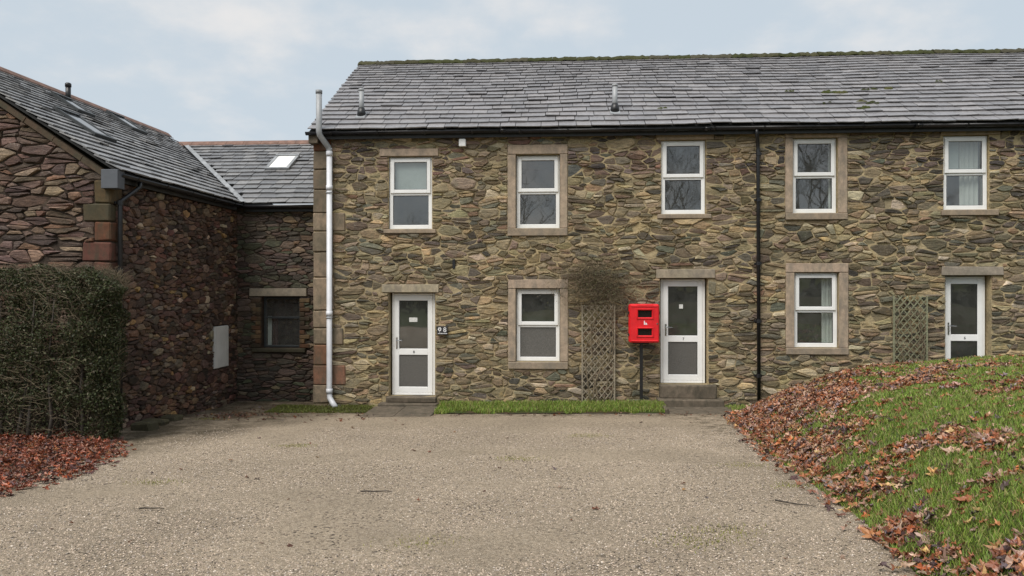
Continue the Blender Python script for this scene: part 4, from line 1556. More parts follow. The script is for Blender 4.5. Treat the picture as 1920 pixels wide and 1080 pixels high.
trellis(0.437, 1.105, 0.17, 2.13, -0.09, 'trellis_wood', 'tall brown lattice trellis by the red cabinet, a dead climber above it')
trellis(6.45, 7.10, 0.42, 2.32, -0.09, 'trellis_green_wood', 'greenish lattice trellis beside the door numbered 6, its foot behind the bank')


def twig_walk(mb, p, d, L, r, rnd, depth, box, n=5, wob=0.5, fork=3):
    pts = [p]
    step = L / n
    dd = Vector(d).normalized()
    for i in range(n):
        dd = (dd + Vector((rnd.uniform(-wob, wob), rnd.uniform(-wob, wob) * 0.4, rnd.uniform(-wob, wob)))).normalized()
        q = Vector(pts[-1]) + dd * step
        q.y = clampf(q.y, box[0], box[1])
        pts.append(tuple(q))
    mb.tube(pts, [r * (1 - 0.6 * i / n) for i in range(n + 1)], 4 if r > 0.004 else 3, False)
    if depth:
        for k in range(fork):
            i = rnd.randrange(1, n + 1)
            e = Vector((rnd.uniform(-1, 1), rnd.uniform(-.5, .3), rnd.uniform(-.7, .9)))
            twig_walk(mb, pts[i], e, L * rnd.uniform(0.4, 0.65), r * 0.55, rnd, depth - 1, box, n, wob, fork)


def climber(x0, x1, zbase, ztop, seed, label, dens, spread):
    root = empty('dead_climber', ((x0 + x1) / 2, -0.15, zbase), label, 'climbing plant')
    rnd = random.Random(seed)
    st = MB()
    tops = []
    for k in range(5):
        x = rnd.uniform(x0 + .12, x1 - .12)
        pts = [(x, -0.12, zbase)]
        m = 9
        for i in range(m):
            x = clampf(x + rnd.uniform(-.09, .09), x0 + .03, x1 - .03)
            pts.append((x, -0.10 - rnd.uniform(-.03, .03), zbase + (ztop - zbase) * (i + 1) / m))
        st.tube(pts, [0.014 - 0.007 * i / m for i in range(m + 1)], 5)
        tops += pts[5:]
    st.build('stem', 'dry_twig', root, True)
    tw = MB()
    for k in range(dens):
        p = rnd.choice(tops)
        z = rnd.gauss(ztop + spread[2], spread[1]); x = rnd.gauss((x0 + x1) / 2 + spread[3], spread[0])
        twig_walk(tw, (x, -0.13 + rnd.uniform(-.06, .04), z), (rnd.uniform(-1, 1), -0.1, rnd.uniform(-.5, .8)), rnd.uniform(.15, .4), 0.0032, rnd, 1, (-0.30, -0.05), 4, 0.7, 3)
    tw.build('twig_tangle', 'dry_twig', root)
    # shrivelled leaves left on the twigs
    lf = MB()
    for k in range(dens * 6):
        x = rnd.gauss((x0 + x1) / 2 + spread[3], spread[0] * 1.0); z = rnd.gauss(ztop + spread[2], spread[1] * 0.95)
        c = Vector((x, rnd.uniform(-.28, -.06), z))
        a = Vector((rnd.uniform(-1, 1), rnd.uniform(-1, 1), rnd.uniform(-1, 1))).normalized() * rnd.uniform(.010, .020)
        b = a.orthogonal().normalized() * rnd.uniform(.006, .012)
        g = rnd.choice([(0.11, 0.10, 0.045), (0.09, 0.095, 0.04), (0.12, 0.09, 0.05), (0.06, 0.055, 0.03)])
        lf.add([tuple(c - a), tuple(c + b), tuple(c + a), tuple(c - b)], [(0, 1, 2, 3)], g)
    lf.build('leaves', 'hedge_leaf', root, kind='stuff')


climber(0.45, 1.10, 0.15, 2.2, 3, 'leafless brown climber tangled above the tall trellis by the red cabinet', 400, (0.34, 0.27, 0.36, -0.04))
climber(6.47, 7.08, 0.42, 2.1, 5, 'thin dead climber threaded through the greenish right-hand trellis', 14, (0.15, 0.35, -0.6, 0.0))

# ================================================================== RED CABINET ON A POST
CY = -0.38
k_ = (15 + CY) / 15
cab = empty('equipment_cabinet', (1.64, CY, 0.15), 'bright red equipment cabinet with two dark windows on a black post', 'cabinet')
cx0, cx1 = 1.39 * k_, 1.985 * k_
cz = lambda z: 2.47 + (z - 2.47) * k_
z0c, z1c = cz(1.372), cz(2.150)
mb = MB(); mb.cbox(cx0, cx1, CY + 0.075, CY + 0.27, z0c, z1c, 0.03)
body = mb.build('body', 'cabinet_red', cab)
mb = MB()
fw = [(1.565, 1.835, 1.885, 2.025), (1.565, 1.835, 1.525, 1.655)]
fw = [(a * k_, b * k_, cz(c), cz(d)) for a, b, c, d in fw]
dx0, dx1, dz0, dz1 = cx0 + 0.004, cx1 - 0.004, z0c + 0.006, z1c - 0.004
yA, yB = CY - 0.005, CY + 0.072
# door front as pieces round the two window openings
mb.cbox(dx0, fw[0][0], yA, yB, dz0, dz1, 0.022)
mb.cbox(fw[0][1], dx1, yA, yB, dz0, dz1, 0.022)
mb.cbox(fw[0][0] - 0.03, fw[0][1] + 0.03, yA + 0.001, yB - 0.001, fw[0][3], dz1 - 0.001, 0.012)
mb.cbox(fw[0][0] - 0.03, fw[0][1] + 0.03, yA + 0.001, yB - 0.001, fw[1][3], fw[0][2], 0.012)
mb.cbox(fw[0][0] - 0.03, fw[0][1] + 0.03, yA + 0.001, yB - 0.001, dz0 + 0.001, fw[1][2], 0.012)
door = mb.build('cabinet_door', 'cabinet_red', cab)
# raised rims round the panels
for a, b, c, d in fw:
    mb = MB()
    frame_rect(mb, a - 0.035, b + 0.035, c - 0.035, d + 0.035, 0.026, yA - 0.014, yA + 0.004, 0.007)
    mb.build('rim', 'cabinet_red', door)
mb = MB()
mb.cbox(dx0 + 0.03, dx1 - 0.03, yA - 0.012, yA + 0.002, dz0 + 0.025, dz0 + 0.05, 0.006)
mb.build('rib', 'cabinet_red', door)
mb = MB()
mb.cbox(dx0 + 0.03, dx1 - 0.03, yA - 0.012, yA + 0.002, dz1 - 0.05, dz1 - 0.03, 0.006)
mb.build('rib', 'cabinet_red', door)
for a, b, c, d in fw:
    mb = MB(); mb.cbox(a - 0.006, b + 0.006, yA + 0.03, yA + 0.036, c - 0.006, d + 0.006, 0.001); mb.build('cabinet_window', 'smoked_window', door)
mb = MB()   # white pictogram: an extinguisher and a small flame
lx, lz = (fw[0][0] + fw[0][1]) / 2, (fw[1][3] + fw[0][2]) / 2 + 0.004
yl = yA - 0.0035
mb.cbox(lx - 0.022, lx - 0.002, yl, yl + 0.003, lz - 0.034, lz + 0.022, 0.001)
mb.cbox(lx - 0.018, lx - 0.006, yl, yl + 0.003, lz + 0.024, lz + 0.042, 0.001)
mb.prism([(lx - 0.030, lz + 0.036), (lx - 0.019, lz + 0.030), (lx - 0.019, lz + 0.040)], yl, yl + 0.003)
mb.prism([(lx + 0.008, lz - 0.034), (lx + 0.032, lz - 0.034), (lx + 0.036, lz - 0.012), (lx + 0.028, lz + 0.004), (lx + 0.024, lz - 0.010), (lx + 0.017, lz + 0.022), (lx + 0.009, lz + 0.0), (lx + 0.005, lz - 0.016)], yl, yl + 0.003)
mb.cbox(lx + 0.042, lx + 0.050, yl, yl + 0.003, lz - 0.034, lz - 0.024, 0.001)
mb.build('pictogram', 'white_print', door)
for zz in (z0c + 0.16, z1c - 0.17):
    for xx in (cx0 - 0.008, cx1 - 0.006):
        mb = MB(); mb.cbox(xx - 0.008, xx + 0.022, CY + 0.03, CY + 0.10, zz - 0.025, zz + 0.025, 0.005); mb.build('latch', 'post_black', cab)
mb = MB(); mb.tube([(cx1 - 0.045, yA - 0.010, (z0c + z1c) / 2), (cx1 - 0.045, yA + 0.004, (z0c + z1c) / 2)], 0.014, 12); mb.build('lock', 'steel', door)
mb = MB()
pxc = 1.643 * k_
mb.cbox(pxc - 0.03, pxc + 0.03, CY + 0.13, CY + 0.19, 0.05, z1c - 0.1, 0.005)
mb.build('post', 'post_black', cab)
mb = MB(); mb.cbox(pxc - 0.16, pxc + 0.16, CY + 0.195, CY + 0.272, z0c - 0.03, z0c - 0.003, 0.004); mb.build('bracket', 'post_black', cab)

# ================================================================== PAVING, KERB, GRASS STRIP
sl = random.Random(2)
for i, (a, b, c, d) in enumerate([(-3.66, -3.05, -1.55, -0.34), (-3.035, -2.36, -1.50, -0.34), (2.02, 2.72, -1.15, -0.38), (2.735, 3.30, -1.10, -0.38)]):
    mb = MB(); mb.col = (1, 1, 1)
    zz = gz((a + b) / 2, (c + d) / 2)
    mb.cbox(a, b, c, d, zz - 0.06, zz + 0.035 + sl.uniform(0, .01), 0.012, 0.008, sl)
    o = mb.build('paving_slab', 'step_stone')
    tag(o, ['left paving slab at the foot of the door numbered 8', 'right paving slab at the foot of the door numbered 8', 'left paving slab in front of the door numbered 7', 'right paving slab in front of the door numbered 7'][i], 'paving slab', 'paving slabs before the doors')
mb = MB()
x = -2.30
while x < 1.93:
    w = min(0.9, 1.95 - x)
    zz = gz(x, -1.05)
    mb.cbox(x, x + w - 0.008, -1.12, -1.05, zz - 0.05, zz + 0.022 + sl.uniform(-.02, .01), 0.01, 0.01, sl)
    x += w
mb.cbox(1.95, 2.01, -1.10, -0.4, gz(2, -1) - .05, gz(2, -1) + 0.10, 0.01, 0.006, sl)
mb.v = mb.v
o = mb.build('kerb_edging', 'step_stone')
tag(o, 'low mossy kerb edging along the front of the grass strip', 'kerb', kind='structure')
o = grid_sheet('grass_strip', 'bank_soil', [-2.3 + 0.25 * i for i in range(18)], [-1.06, -0.8, -0.55, -0.3, -0.02], lambda x, y: gz(x, y) + 0.02 + 0.10 * smooth01((y + 1.06) / 0.7))
tag(o, kind='structure')
o = grid_sheet('grass_verge', 'bank_soil', [-5.6 + 0.2 * i for i in range(10)], [-0.75, -0.5, -0.25, -0.02], lambda x, y: gz(x, y) + 0.008 + 0.05 * smooth01((y + .75) / .6))
tag(o, kind='structure')

# low stone edging by the barn corner
for i, (x, y, w, h) in enumerate([(-6.62, -3.45, 0.34, 0.13), (-6.78, -2.85, 0.36, 0.09), (-6.86, -2.2, 0.32, 0.08)]):
    mb = MB(); mb.col = (0.6, 0.65, 0.5)
    mb.cbox(x - w / 2, x + w / 2, y - 0.14, y + 0.14, gz(x, y) - 0.05, gz(x, y) + h, 0.03, 0.02, sl)
    o = mb.build('edging_stone', 'step_stone')
    tag(o, ['mossy edging stone nearest the hedge at the barn corner', 'mossy edging stone in the middle along the barn wall', 'mossy edging stone furthest back along the barn wall'][i], 'stone', 'edging stones by the barn')

# ================================================================== GRASS


def grass(name, label, pts, hgt, wid, seed, cols, lean=0.5):
    """pts (n,3): one bent blade of two triangles + tip at each point"""
    rg = np.random.default_rng(seed)
    n = len(pts)
    pts = np.asarray(pts, float)
    a = rg.uniform(0, 2 * np.pi, n)
    H = hgt * rg.uniform(0.5, 1.35, n)
    Wd = wid * rg.uniform(0.7, 1.3, n)
    ln = rg.uniform(0.1, lean, n) * H * 1.6
    side_ = np.stack([np.cos(a), np.sin(a), np.zeros(n)], 1)
    b = a + rg.uniform(0.6, 2.5, n)
    fw_ = np.stack([np.cos(b), np.sin(b), np.zeros(n)], 1)
    up = np.array([0, 0, 1.0])
    v0 = pts - side_ * Wd[:, None] * 0.5
    v1 = pts + side_ * Wd[:, None] * 0.5
    mid = pts + up * (H * 0.6)[:, None] + fw_ * (ln * 0.4)[:, None]
    v2 = mid + side_ * Wd[:, None] * 0.4
    v3 = mid - side_ * Wd[:, None] * 0.4
    v4 = pts + up * H[:, None] + fw_ * ln[:, None]
    V = np.stack([v0, v1, v2, v3, v4], 1).reshape(-1, 3)
    base = np.arange(n)[:, None] * 5
    F = np.concatenate([base + np.array([0, 1, 2]), base + np.array([0, 2, 3]), base + np.array([3, 2, 4])], 1).reshape(-1, 3)
    ci = rg.integers(0, len(cols), n)
    C = np.array(cols)[ci] * rg.uniform(1.05, 1.9, n)[:, None] * np.array([1.06, 1.0, 0.9])
    C = np.repeat(C, 5, 0)
    o = np_mesh(name, 'grass_blade', V, F, C)
    return tag(o, label, 'grass', None, 'stuff')


GC = [(0.16, 0.16, 0.07), (0.12, 0.205, 0.032), (0.15, 0.24, 0.04), (0.10, 0.175, 0.03), (0.19, 0.25, 0.055), (0.13, 0.18, 0.04), (0.22, 0.205, 0.085)]


def litter(x, y):
    """how thickly leaves lie on the bank, 0..1"""
    d = x - bank_edge(y)
    if d < -0.25: return 0.0
    near = math.exp(-(max(d, 0) / (0.45 + 2.3 * smooth01((y + 7.2) / 4.4))) ** 1.8)
    n = mnoise.noise(Vector((x * 0.95, y * 0.75, 5.5))) * 0.5 + mnoise.noise(Vector((x * 2.6, y * 2.2, 1.5))) * 0.6 + mnoise.noise(Vector((x * 5.5, y * 5, 2.5))) * 0.3
    k = near * (0.95 if y > -6.8 else 0.95 - 0.6 * smooth01((-6.4 - y) / 1.6)) + n * 1.1 + 0.02
    if d < 0: k *= 0.5 * (1 + d / 0.25)
    return clampf(k, 0.07, 1.0)


rnd = random.Random(77)
gp = []
tries = 0
for _ in range(520000):
    # sample densely near the camera, sparsely far away
    y = -12.2 + 11.6 * rnd.random() ** 1.25
    x = bank_edge(y) - 0.05 + rnd.random() * (2.65 + (y + 12.2) * 0.62)
    q = to_px(x, y, bank_z(x, y))
    if q is None or not (-60 < q[0] < 2060 and q[1] < 1180): continue
    d = x - bank_edge(y)
    if y > -0.95 and d > 0.6: continue
    L = litter(x, y)
    if rnd.random() < L * 0.92 + (0.1 if d < 0.05 else 0): continue
    t = 0.5 + 0.5 * mnoise.noise(Vector((x * 3.1, y * 3.1, 8)))
    if rnd.random() > 0.35 + 0.65 * t: continue
    gp.append((x, y, bank_z(x, y) + 0.005))
gp = np.array(gp)
near = gp[:, 1] < -6.5
grass('grass', 'short wet green grass over the near part of the leaf-strewn bank', gp[near], 0.050, 0.0062, 1, GC, 0.7)
grass('grass', 'short green grass over the far part of the leaf-strewn bank', gp[~near], 0.046, 0.0105, 2, GC, 0.7)

gp = []
for _ in range(30000):
    x = rnd.uniform(-2.35, 2.0); y = rnd.uniform(-1.05, -0.10)
    y -= 0.10
    if y < -1.02 + 0.22 * mnoise.noise(Vector((x * 2.3, 0.5, 7))) + 0.12 * mnoise.noise(Vector((x * 7.3, 0.5, 3))): continue
    if rnd.random() < smooth01((y + 0.45) / 0.35) * 0.8: continue
    if rnd.random() > 0.45 + 0.6 * mnoise.noise(Vector((x * 2.2, y * 2.2, 2))) + 0.25: continue
    gp.append((x, y, gz(x, y) + 0.012 + 0.10 * smooth01((y + 1.06) / 0.7)))
grass('grass', 'strip of bright green grass along the wall between the two left doors', gp, 0.075, 0.010, 3, GC)
gp = []
for _ in range(16000):
    x = rnd.uniform(-5.7, -3.7); y = rnd.uniform(-0.9, -0.04)
    if rnd.random() > 0.42 + 0.9 * mnoise.noise(Vector((x * 1.8, y * 2.5, 12))): continue
    gp.append((x, y, gz(x, y) + 0.008 + 0.05 * smooth01((y + .75) / .6)))
grass('grass', 'low mossy grass at the corner under the white soil pipe', gp, 0.035, 0.010, 4, [(0.08, 0.10, 0.02), (0.10, 0.12, 0.03), (0.07, 0.075, 0.025)])
gp = []
for _ in range(9000):
    x = rnd.uniform(3.2, 6.4); y = rnd.uniform(-1.1, -0.06)
    if rnd.random() > 0.6 + 0.7 * mnoise.noise(Vector((x * 1.8, y * 2.5, 22))): continue
    gp.append((x, y, bank_z(x, y) + 0.012))
grass('grass', 'tufts of grass at the wall foot around the black downpipe', gp, 0.07, 0.011, 6, GC)
gp = []
for _ in range(5200):   # weeds on the gravel
    cx_, cy_ = rnd.choice([(1.0, -9.5, ), (1.25, -9.2), (-0.5, -6.0), (-1.0, -9.6), (2.3, -7.5), (2.1, -6.4), (-4.2, -7.5), (-3.6, -5.0), (-6.3, -2.0), (0.4, -4.0)])
    x = rnd.gauss(cx_, 0.16); y = rnd.gauss(cy_, 0.10)
    if rnd.random() < 0.55: continue
    gp.append((x, y, gz(x, y) + 0.004))
grass('grass', 'sparse tiny weeds growing through the gravel', gp, 0.016, 0.006, 5, [(0.17, 0.19, 0.05), (0.2, 0.19, 0.08)])

# ================================================================== FALLEN LEAVES
LC = [(3.0, (0.21, 0.072, 0.032)), (2.6, (0.15, 0.062, 0.036)), (2.2, (0.26, 0.12, 0.055)), (2.2, (0.27, 0.165, 0.125)), (1.6, (0.34, 0.22, 0.155)), (0.45, (0.36, 0.23, 0.10)), (1.6, (0.065, 0.038, 0.034)), (0.8, (0.28, 0.085, 0.028)), (0.5, (0.16, 0.12, 0.13))]


def leaf_shape(rnd):
    """five-lobed leaf outline in its own plane, tip along +x"""
    lobes = [(-2.35, 0.55), (-1.2, 0.85), (0.0, 1.0), (1.2, 0.85), (2.35, 0.55)]
    out = []
    for i, (a, r) in enumerate(lobes):
        rr_ = r * rnd.uniform(0.85, 1.1)
        out.append((a - 0.22, rr_ * 0.72)); out.append((a, rr_)); out.append((a + 0.22, rr_ * 0.72))
        if i < 4: out.append(((a + lobes[i + 1][0]) / 2, rnd.uniform(0.34, 0.5)))
    pts = [(-0.28, 0.0)] + [(math.cos(a) * r, math.sin(a) * r) for a, r in out]
    return pts


lrnd = random.Random(99)
SHAPES = [leaf_shape(lrnd) for _ in range(14)]


def leaf_geo(rnd, size):
    s = rnd.choice(SHAPES)
    curl = rnd.uniform(-0.9, 1.5); fold = rnd.uniform(-0.6, 1.5); tw = rnd.uniform(-0.9, 0.9)
    vs = [(0.05 * size, 0, 0)]
    for x, y in s:
        z = curl * 0.30 * (x * x) + fold * 0.42 * abs(y) ** 1.4 + tw * x * y * 0.5 + rnd.uniform(-.22, .22)
        vs.append((x * size, y * size * (1 - 0.28 * abs(fold)), z * size))
    n = len(s)
    fs = [(0, 1 + i, 1 + (i + 1) % n) for i in range(n)]
    return vs, fs


def leaf_matrix(p, nrm, rnd, tilt):
    z = (Vector(nrm) + Vector((rnd.uniform(-tilt, tilt), rnd.uniform(-tilt, tilt), 0))).normalized()
    a = rnd.uniform(0, 2 * math.pi)
    x = Vector((math.cos(a), math.sin(a), 0)); x = (x - z * x.dot(z)).normalized()
    y = z.cross(x)
    return Matrix(((x.x, y.x, z.x, p[0]), (x.y, y.y, z.y, p[1]), (x.z, y.z, z.z, p[2]), (0, 0, 0, 1)))


def normal_at(f, x, y, e=0.05):
    return Vector((-(f(x + e, y) - f(x - e, y)) / (2 * e), -(f(x, y + e) - f(x, y - e)) / (2 * e), 1)).normalized()


leaves = []
for _ in range(95000):
    y = -12.0 + 11.2 * lrnd.random() ** 1.05
    x = bank_edge(y) - 0.25 + lrnd.random() * (2.9 + (y + 12.2) * 0.62)
    if y > -1.3 and x > 5.0: continue
    z = bank_z(x, y)
    q = to_px(x, y, z)
    if q is None or not (-60 < q[0] < 2060 and q[1] < 1180): continue
    L = litter(x, y)
    if lrnd.random() > L ** 1.2 * 0.85: continue
    leaves.append((x, y, z + 0.018 + lrnd.random() * (0.02 + 0.035 * L), 'bank'))


def pile_edge(y):
    """x limit of the leaf pile before the hedge (leaves lie left of it)"""
    return float(np.interp(y, [-9.2, -8.4, -7.2, -5.9, -5.2, -4.6, -4.2], [-5.6, -5.25, -5.15, -5.45, -5.85, -6.3, -6.6]))


for _ in range(7600):
    y = lrnd.uniform(-9.0, -4.2)
    x = pile_edge(y) - lrnd.random() * 2.9 + lrnd.gauss(0, .05)
    if x < -8.6: continue
    d = pile_edge(y) - x
    if lrnd.random() > 0.35 + 1.2 * d: continue
    leaves.append((x, y, gz(x, y) + 0.012 + lrnd.random() * min(0.10, 0.02 + 0.1 * d), 'hedge'))
for _ in range(620):   # strays on the gravel and by the wall
    z_ = lrnd.random()
    if z_ < 0.34: x, y = lrnd.uniform(-6.8, -3.4), lrnd.uniform(-2.2, 0.5)
    elif z_ < 0.6: x, y = lrnd.uniform(-2.6, 3.4), lrnd.uniform(-1.5, -0.15)
    elif lrnd.random() < 0.5: x, y = lrnd.gauss(-6.0, .35), lrnd.gauss(-1.35, .25)
    elif lrnd.random() < 0.3: x, y = lrnd.uniform(-4.5, 2.4), lrnd.uniform(-10, -1.2)
    else: continue
    if y > -0.1 and x > -5.1: continue
    leaves.append((x, y, gz(x, y) + 0.016, 'stray'))


def leaf_size_px(l):
    q = to_px(*l[:3])
    if q is None or not (5 < q[0] < 1915 and q[1] < 1075): return 0
    return 1 / q[2]


bank_l = sorted([l for l in leaves if l[3] == 'bank'], key=leaf_size_px, reverse=True)
hedge_l = sorted([l for l in leaves if l[3] == 'hedge'], key=leaf_size_px, reverse=True)
single = bank_l[:225] + hedge_l[:75]
rest_l = bank_l[225:] + hedge_l[75:]
stray_l = [l for l in leaves if l[3] == 'stray']


def leaf_col(rnd, kind):
    c = pick(rnd, LC)
    if kind == 'hedge': c = (c[0] * 0.72, c[1] * 0.5, c[2] * 0.45)
    return c


def leaf_size(kind): return lrnd.uniform(0.6, 1.0) * lrnd.uniform(0.034, 0.088) * (1.1 if kind == 'bank' else 1.0)


for l in single:
    mb = MB()
    vs, fs = leaf_geo(lrnd, leaf_size(l[3]))
    mb.add(vs, fs, leaf_col(lrnd, l[3]))
    o = mb.build('fallen_leaf', 'leaf_litter')
    f = bank_z if l[3] == 'bank' else gz
    m = leaf_matrix((l[0], l[1], l[2] + 0.01), normal_at(f, l[0], l[1]), lrnd, 0.35)
    o.matrix_basis = m
    if l[3] == 'bank': tag(o, 'brown curled fallen leaf on the near grass of the right bank', 'leaf', 'fallen leaves on the near bank')
    else: tag(o, 'rust-red fallen leaf in the near part of the pile by the hedge', 'leaf', 'fallen leaves in the pile before the hedge')
for name, lst, label in (('leaf_litter', rest_l, 'wet brown and rust leaf litter over the bank and before the hedge'), ('leaf_litter', stray_l, 'stray leaves and leaf scraps scattered over the gravel')):
    mb = MB()
    for l in lst:
        vs, fs = leaf_geo(lrnd, leaf_size(l[3]) * (0.75 if l[3] == 'stray' else 1))
        f = bank_z if l[3] == 'bank' else gz
        m = leaf_matrix(l[:3], normal_at(f, l[0], l[1]), lrnd, lrnd.choice([0.2, 0.5, 0.9]))
        c = leaf_col(lrnd, l[3])
        if l[3] == 'stray': c = tuple(q * 0.55 for q in c)
        mb.add([tuple(m @ Vector(v)) for v in vs], fs, c)
    o = mb.build(name, 'leaf_litter')
    tag(o, label, 'leaf litter', None, 'stuff')

# twigs lying on the gravel
for i, (x, y, a, L, lab) in enumerate([(-1.75, -7.95, 0.12, 0.30, 'thin dark twig lying in the middle of the gravel'), (2.05, -8.35, -0.55, 0.34, 'dark twig lying at the near edge of the grass bank'),
                                       (-3.55, -8.7, 0.05, 0.22, 'short dark twig on the gravel at the near left')]):
    mb = MB()
    pts = [(x + math.cos(a) * L * (k / 5 - .5), y + math.sin(a) * L * (k / 5 - .5) + lrnd.uniform(-.012, .012), gz(x, y) + 0.022 + lrnd.uniform(0, .008)) for k in range(6)]
    mb.tube(pts, [0.008, 0.008, 0.007, 0.006, 0.005, 0.003], 5)
    o = mb.build('twig', 'bark', None, True)
    tag(o, lab, 'twig', 'twigs on the gravel')

# ================================================================== LOOSE PEBBLES
rg = np.random.default_rng(5)
N = 120000
yy = -11.2 + 8.2 * rg.random(N) ** 1.7
xx = -6.2 + rg.random(N) * 9.2
edge = np.interp(yy, [-16, -12, -9.9, -8.9, -7.75, -5.75, -3.4, -2.0, -1.3, -0.6], [1.9, 2.15, 2.3, 2.46, 2.52, 2.62, 2.85, 3.02, 3.2, 3.55])
keep = (xx < edge + 0.05) & (xx > -4.3 + 0.28 * yy + rg.normal(0, 0.25, N))
xx, yy = xx[keep], yy[keep]
N = len(xx)
zz = 0.058 * np.clip(-yy, 0, 16) + 0.012 * np.clip(xx + 5, 0, 14) + 0.005
s = rg.uniform(0.003, 0.0085, N)
octa = np.array([(1, 0, 0), (0, 1, 0), (-1, 0, 0), (0, -1, 0), (0, 0, 0.75), (0.5, 0.5, 0.45)])
tri = np.array([(0, 5, 4), (5, 1, 4), (1, 2, 4), (2, 3, 4), (3, 0, 4), (0, 1, 5)])
ang = rg.uniform(0, 2 * np.pi, N)
loc = octa[None] * s[:, None, None] * rg.uniform(0.65, 1.25, (N, 6, 1))
loc[..., 0] *= rg.uniform(0.8, 1.5, (N, 1))
ca, sa = np.cos(ang)[:, None], np.sin(ang)[:, None]
X = loc[..., 0] * ca - loc[..., 1] * sa + xx[:, None]
Y = loc[..., 0] * sa + loc[..., 1] * ca + yy[:, None]
Z = loc[..., 2] + zz[:, None]
V = np.stack([X, Y, Z], -1).reshape(-1, 3)
F = (np.arange(N)[:, None, None] * 6 + tri[None]).reshape(-1, 3)
pal = np.array([(0.39, 0.31, 0.24), (0.47, 0.385, 0.305), (0.31, 0.245, 0.19), (0.19, 0.155, 0.125), (0.52, 0.45, 0.38), (0.08, 0.066, 0.052), (0.36, 0.31, 0.27), (0.42, 0.33, 0.24)])
C = pal[rg.choice(8, N, p=[.24, .15, .19, .13, .06, .10, .06, .07])] * rg.uniform(0.8, 1.2, N)[:, None]
o = np_mesh('loose_gravel', 'pebble', V, F, np.repeat(C, 6, 0))
tag(o, 'loose pale gravel stones over the drive', 'gravel', None, 'stuff')

# ================================================================== HEDGE
hedge = empty('clipped_hedge', (-7.8, -4.7, 0.28), 'tall clipped brown-green hedge in front of the barn gable', 'hedge')
HX0, HX1, HY0, HY1, HZ1 = -11.0, -6.30, -4.95, -4.05, 2.76
rg = np.random.default_rng(12)
N = 140000
hx = HX1 - (HX1 - HX0) * rg.random(N) ** 1.6
# most leaves sit near the clipped faces
hy = np.where(rg.random(N) < 0.7, HY0 + np.abs(rg.normal(0, 0.16, N)), rg.uniform(HY0, HY1, N))
hz = 0.32 + (HZ1 - 0.32) * rg.random(N) ** 0.85
endm = rg.random(N) < 0.22
hx = np.where(endm, HX1 - np.abs(rg.normal(0, 0.13, N)), hx)
hy = np.where(endm, rg.uniform(HY0, HY1, N), hy)
topm = rg.random(N) < 0.10
hz = np.where(topm, HZ1 - np.abs(rg.normal(0, 0.10, N)), hz)
hy = np.where(topm, rg.uniform(HY0, HY1, N), hy)
bul = np.array([mnoise.noise(Vector((a * 1.3, c * 1.5, 3))) * 0.14 + mnoise.noise(Vector((a * 3.5, c * 3.5, 6))) * 0.09 for a, c in zip(hx, hz)])
hy = hy - bul
hz = hz + np.array([mnoise.noise(Vector((a * 2.6, b * 2.6, 9))) * 0.10 for a, b in zip(hx, hy)]) * (hz / HZ1)
# gaps
gapn = np.array([mnoise.noise(Vector((a * 2.6, b * 2.6, c * 2.6))) for a, b, c in zip(hx, hy, hz)])
low = (hz < 0.75) & (rg.random(N) < 0.65)
keep = (gapn > -0.40) & ~low
hx, hy, hz = hx[keep], hy[keep], hz[keep]
N = len(hx)
hx = hx - 0.28 * np.clip((hy - HY0) / (HY1 - HY0), 0, 1)
cd = np.clip((hx - (HX1 - 0.35)) / 0.35, 0, 1)
hy = hy + 0.30 * cd ** 2 * np.clip((HY0 + 0.7 - hy) / 0.7, 0, 1)
hx = hx + np.array([mnoise.noise(Vector((b * 2.2, c * 2.2, 30))) * 0.12 for b, c in zip(hy, hz)]) * (hx > HX1 - 0.5)
tp = np.clip((hz - (HZ1 - 0.45)) / 0.45, 0, 1)
hy = hy + 0.28 * tp ** 2 * np.clip((HY0 + 0.5 - hy) / 0.5, 0, 1)
hz = hz - 0.30 * np.clip((hx - (HX1 - 0.75)) / 0.75, 0, 1) ** 2 * tp
c0 = np.stack([hx, hy, hz], 1)
d1 = rg.normal(0, 1, (N, 3)); d1 /= np.linalg.norm(d1, axis=1)[:, None]
d2 = rg.normal(0, 1, (N, 3)); d2 -= d1 * (d1 * d2).sum(1)[:, None]; d2 /= np.linalg.norm(d2, axis=1)[:, None]
ls_ = rg.uniform(0.012, 0.027, N)[:, None]; lw_ = ls_ * rg.uniform(0.4, 0.65, N)[:, None]
V = np.stack([c0 - d1 * ls_, c0 + d2 * lw_, c0 + d1 * ls_, c0 - d2 * lw_], 1).reshape(-1, 3)
b4 = np.arange(N)[:, None] * 4
F = np.concatenate([b4 + np.array([0, 1, 2]), b4 + np.array([0, 2, 3])], 1).reshape(-1, 3)
hp = np.array([(0.045, 0.056, 0.02), (0.06, 0.068, 0.026), (0.036, 0.045, 0.019), (0.075, 0.06, 0.034), (0.055, 0.045, 0.028), (0.16, 0.15, 0.09)])
C = hp[rg.choice(6, N, p=[.28, .24, .2, .12, .11, .05])] * rg.uniform(0.7, 1.35, N)[:, None]
o = np_mesh('foliage', 'hedge_leaf', V, F, np.repeat(C, 4, 0), hedge)
o['kind'] = 'stuff'
hr = random.Random(14)
tw = MB()
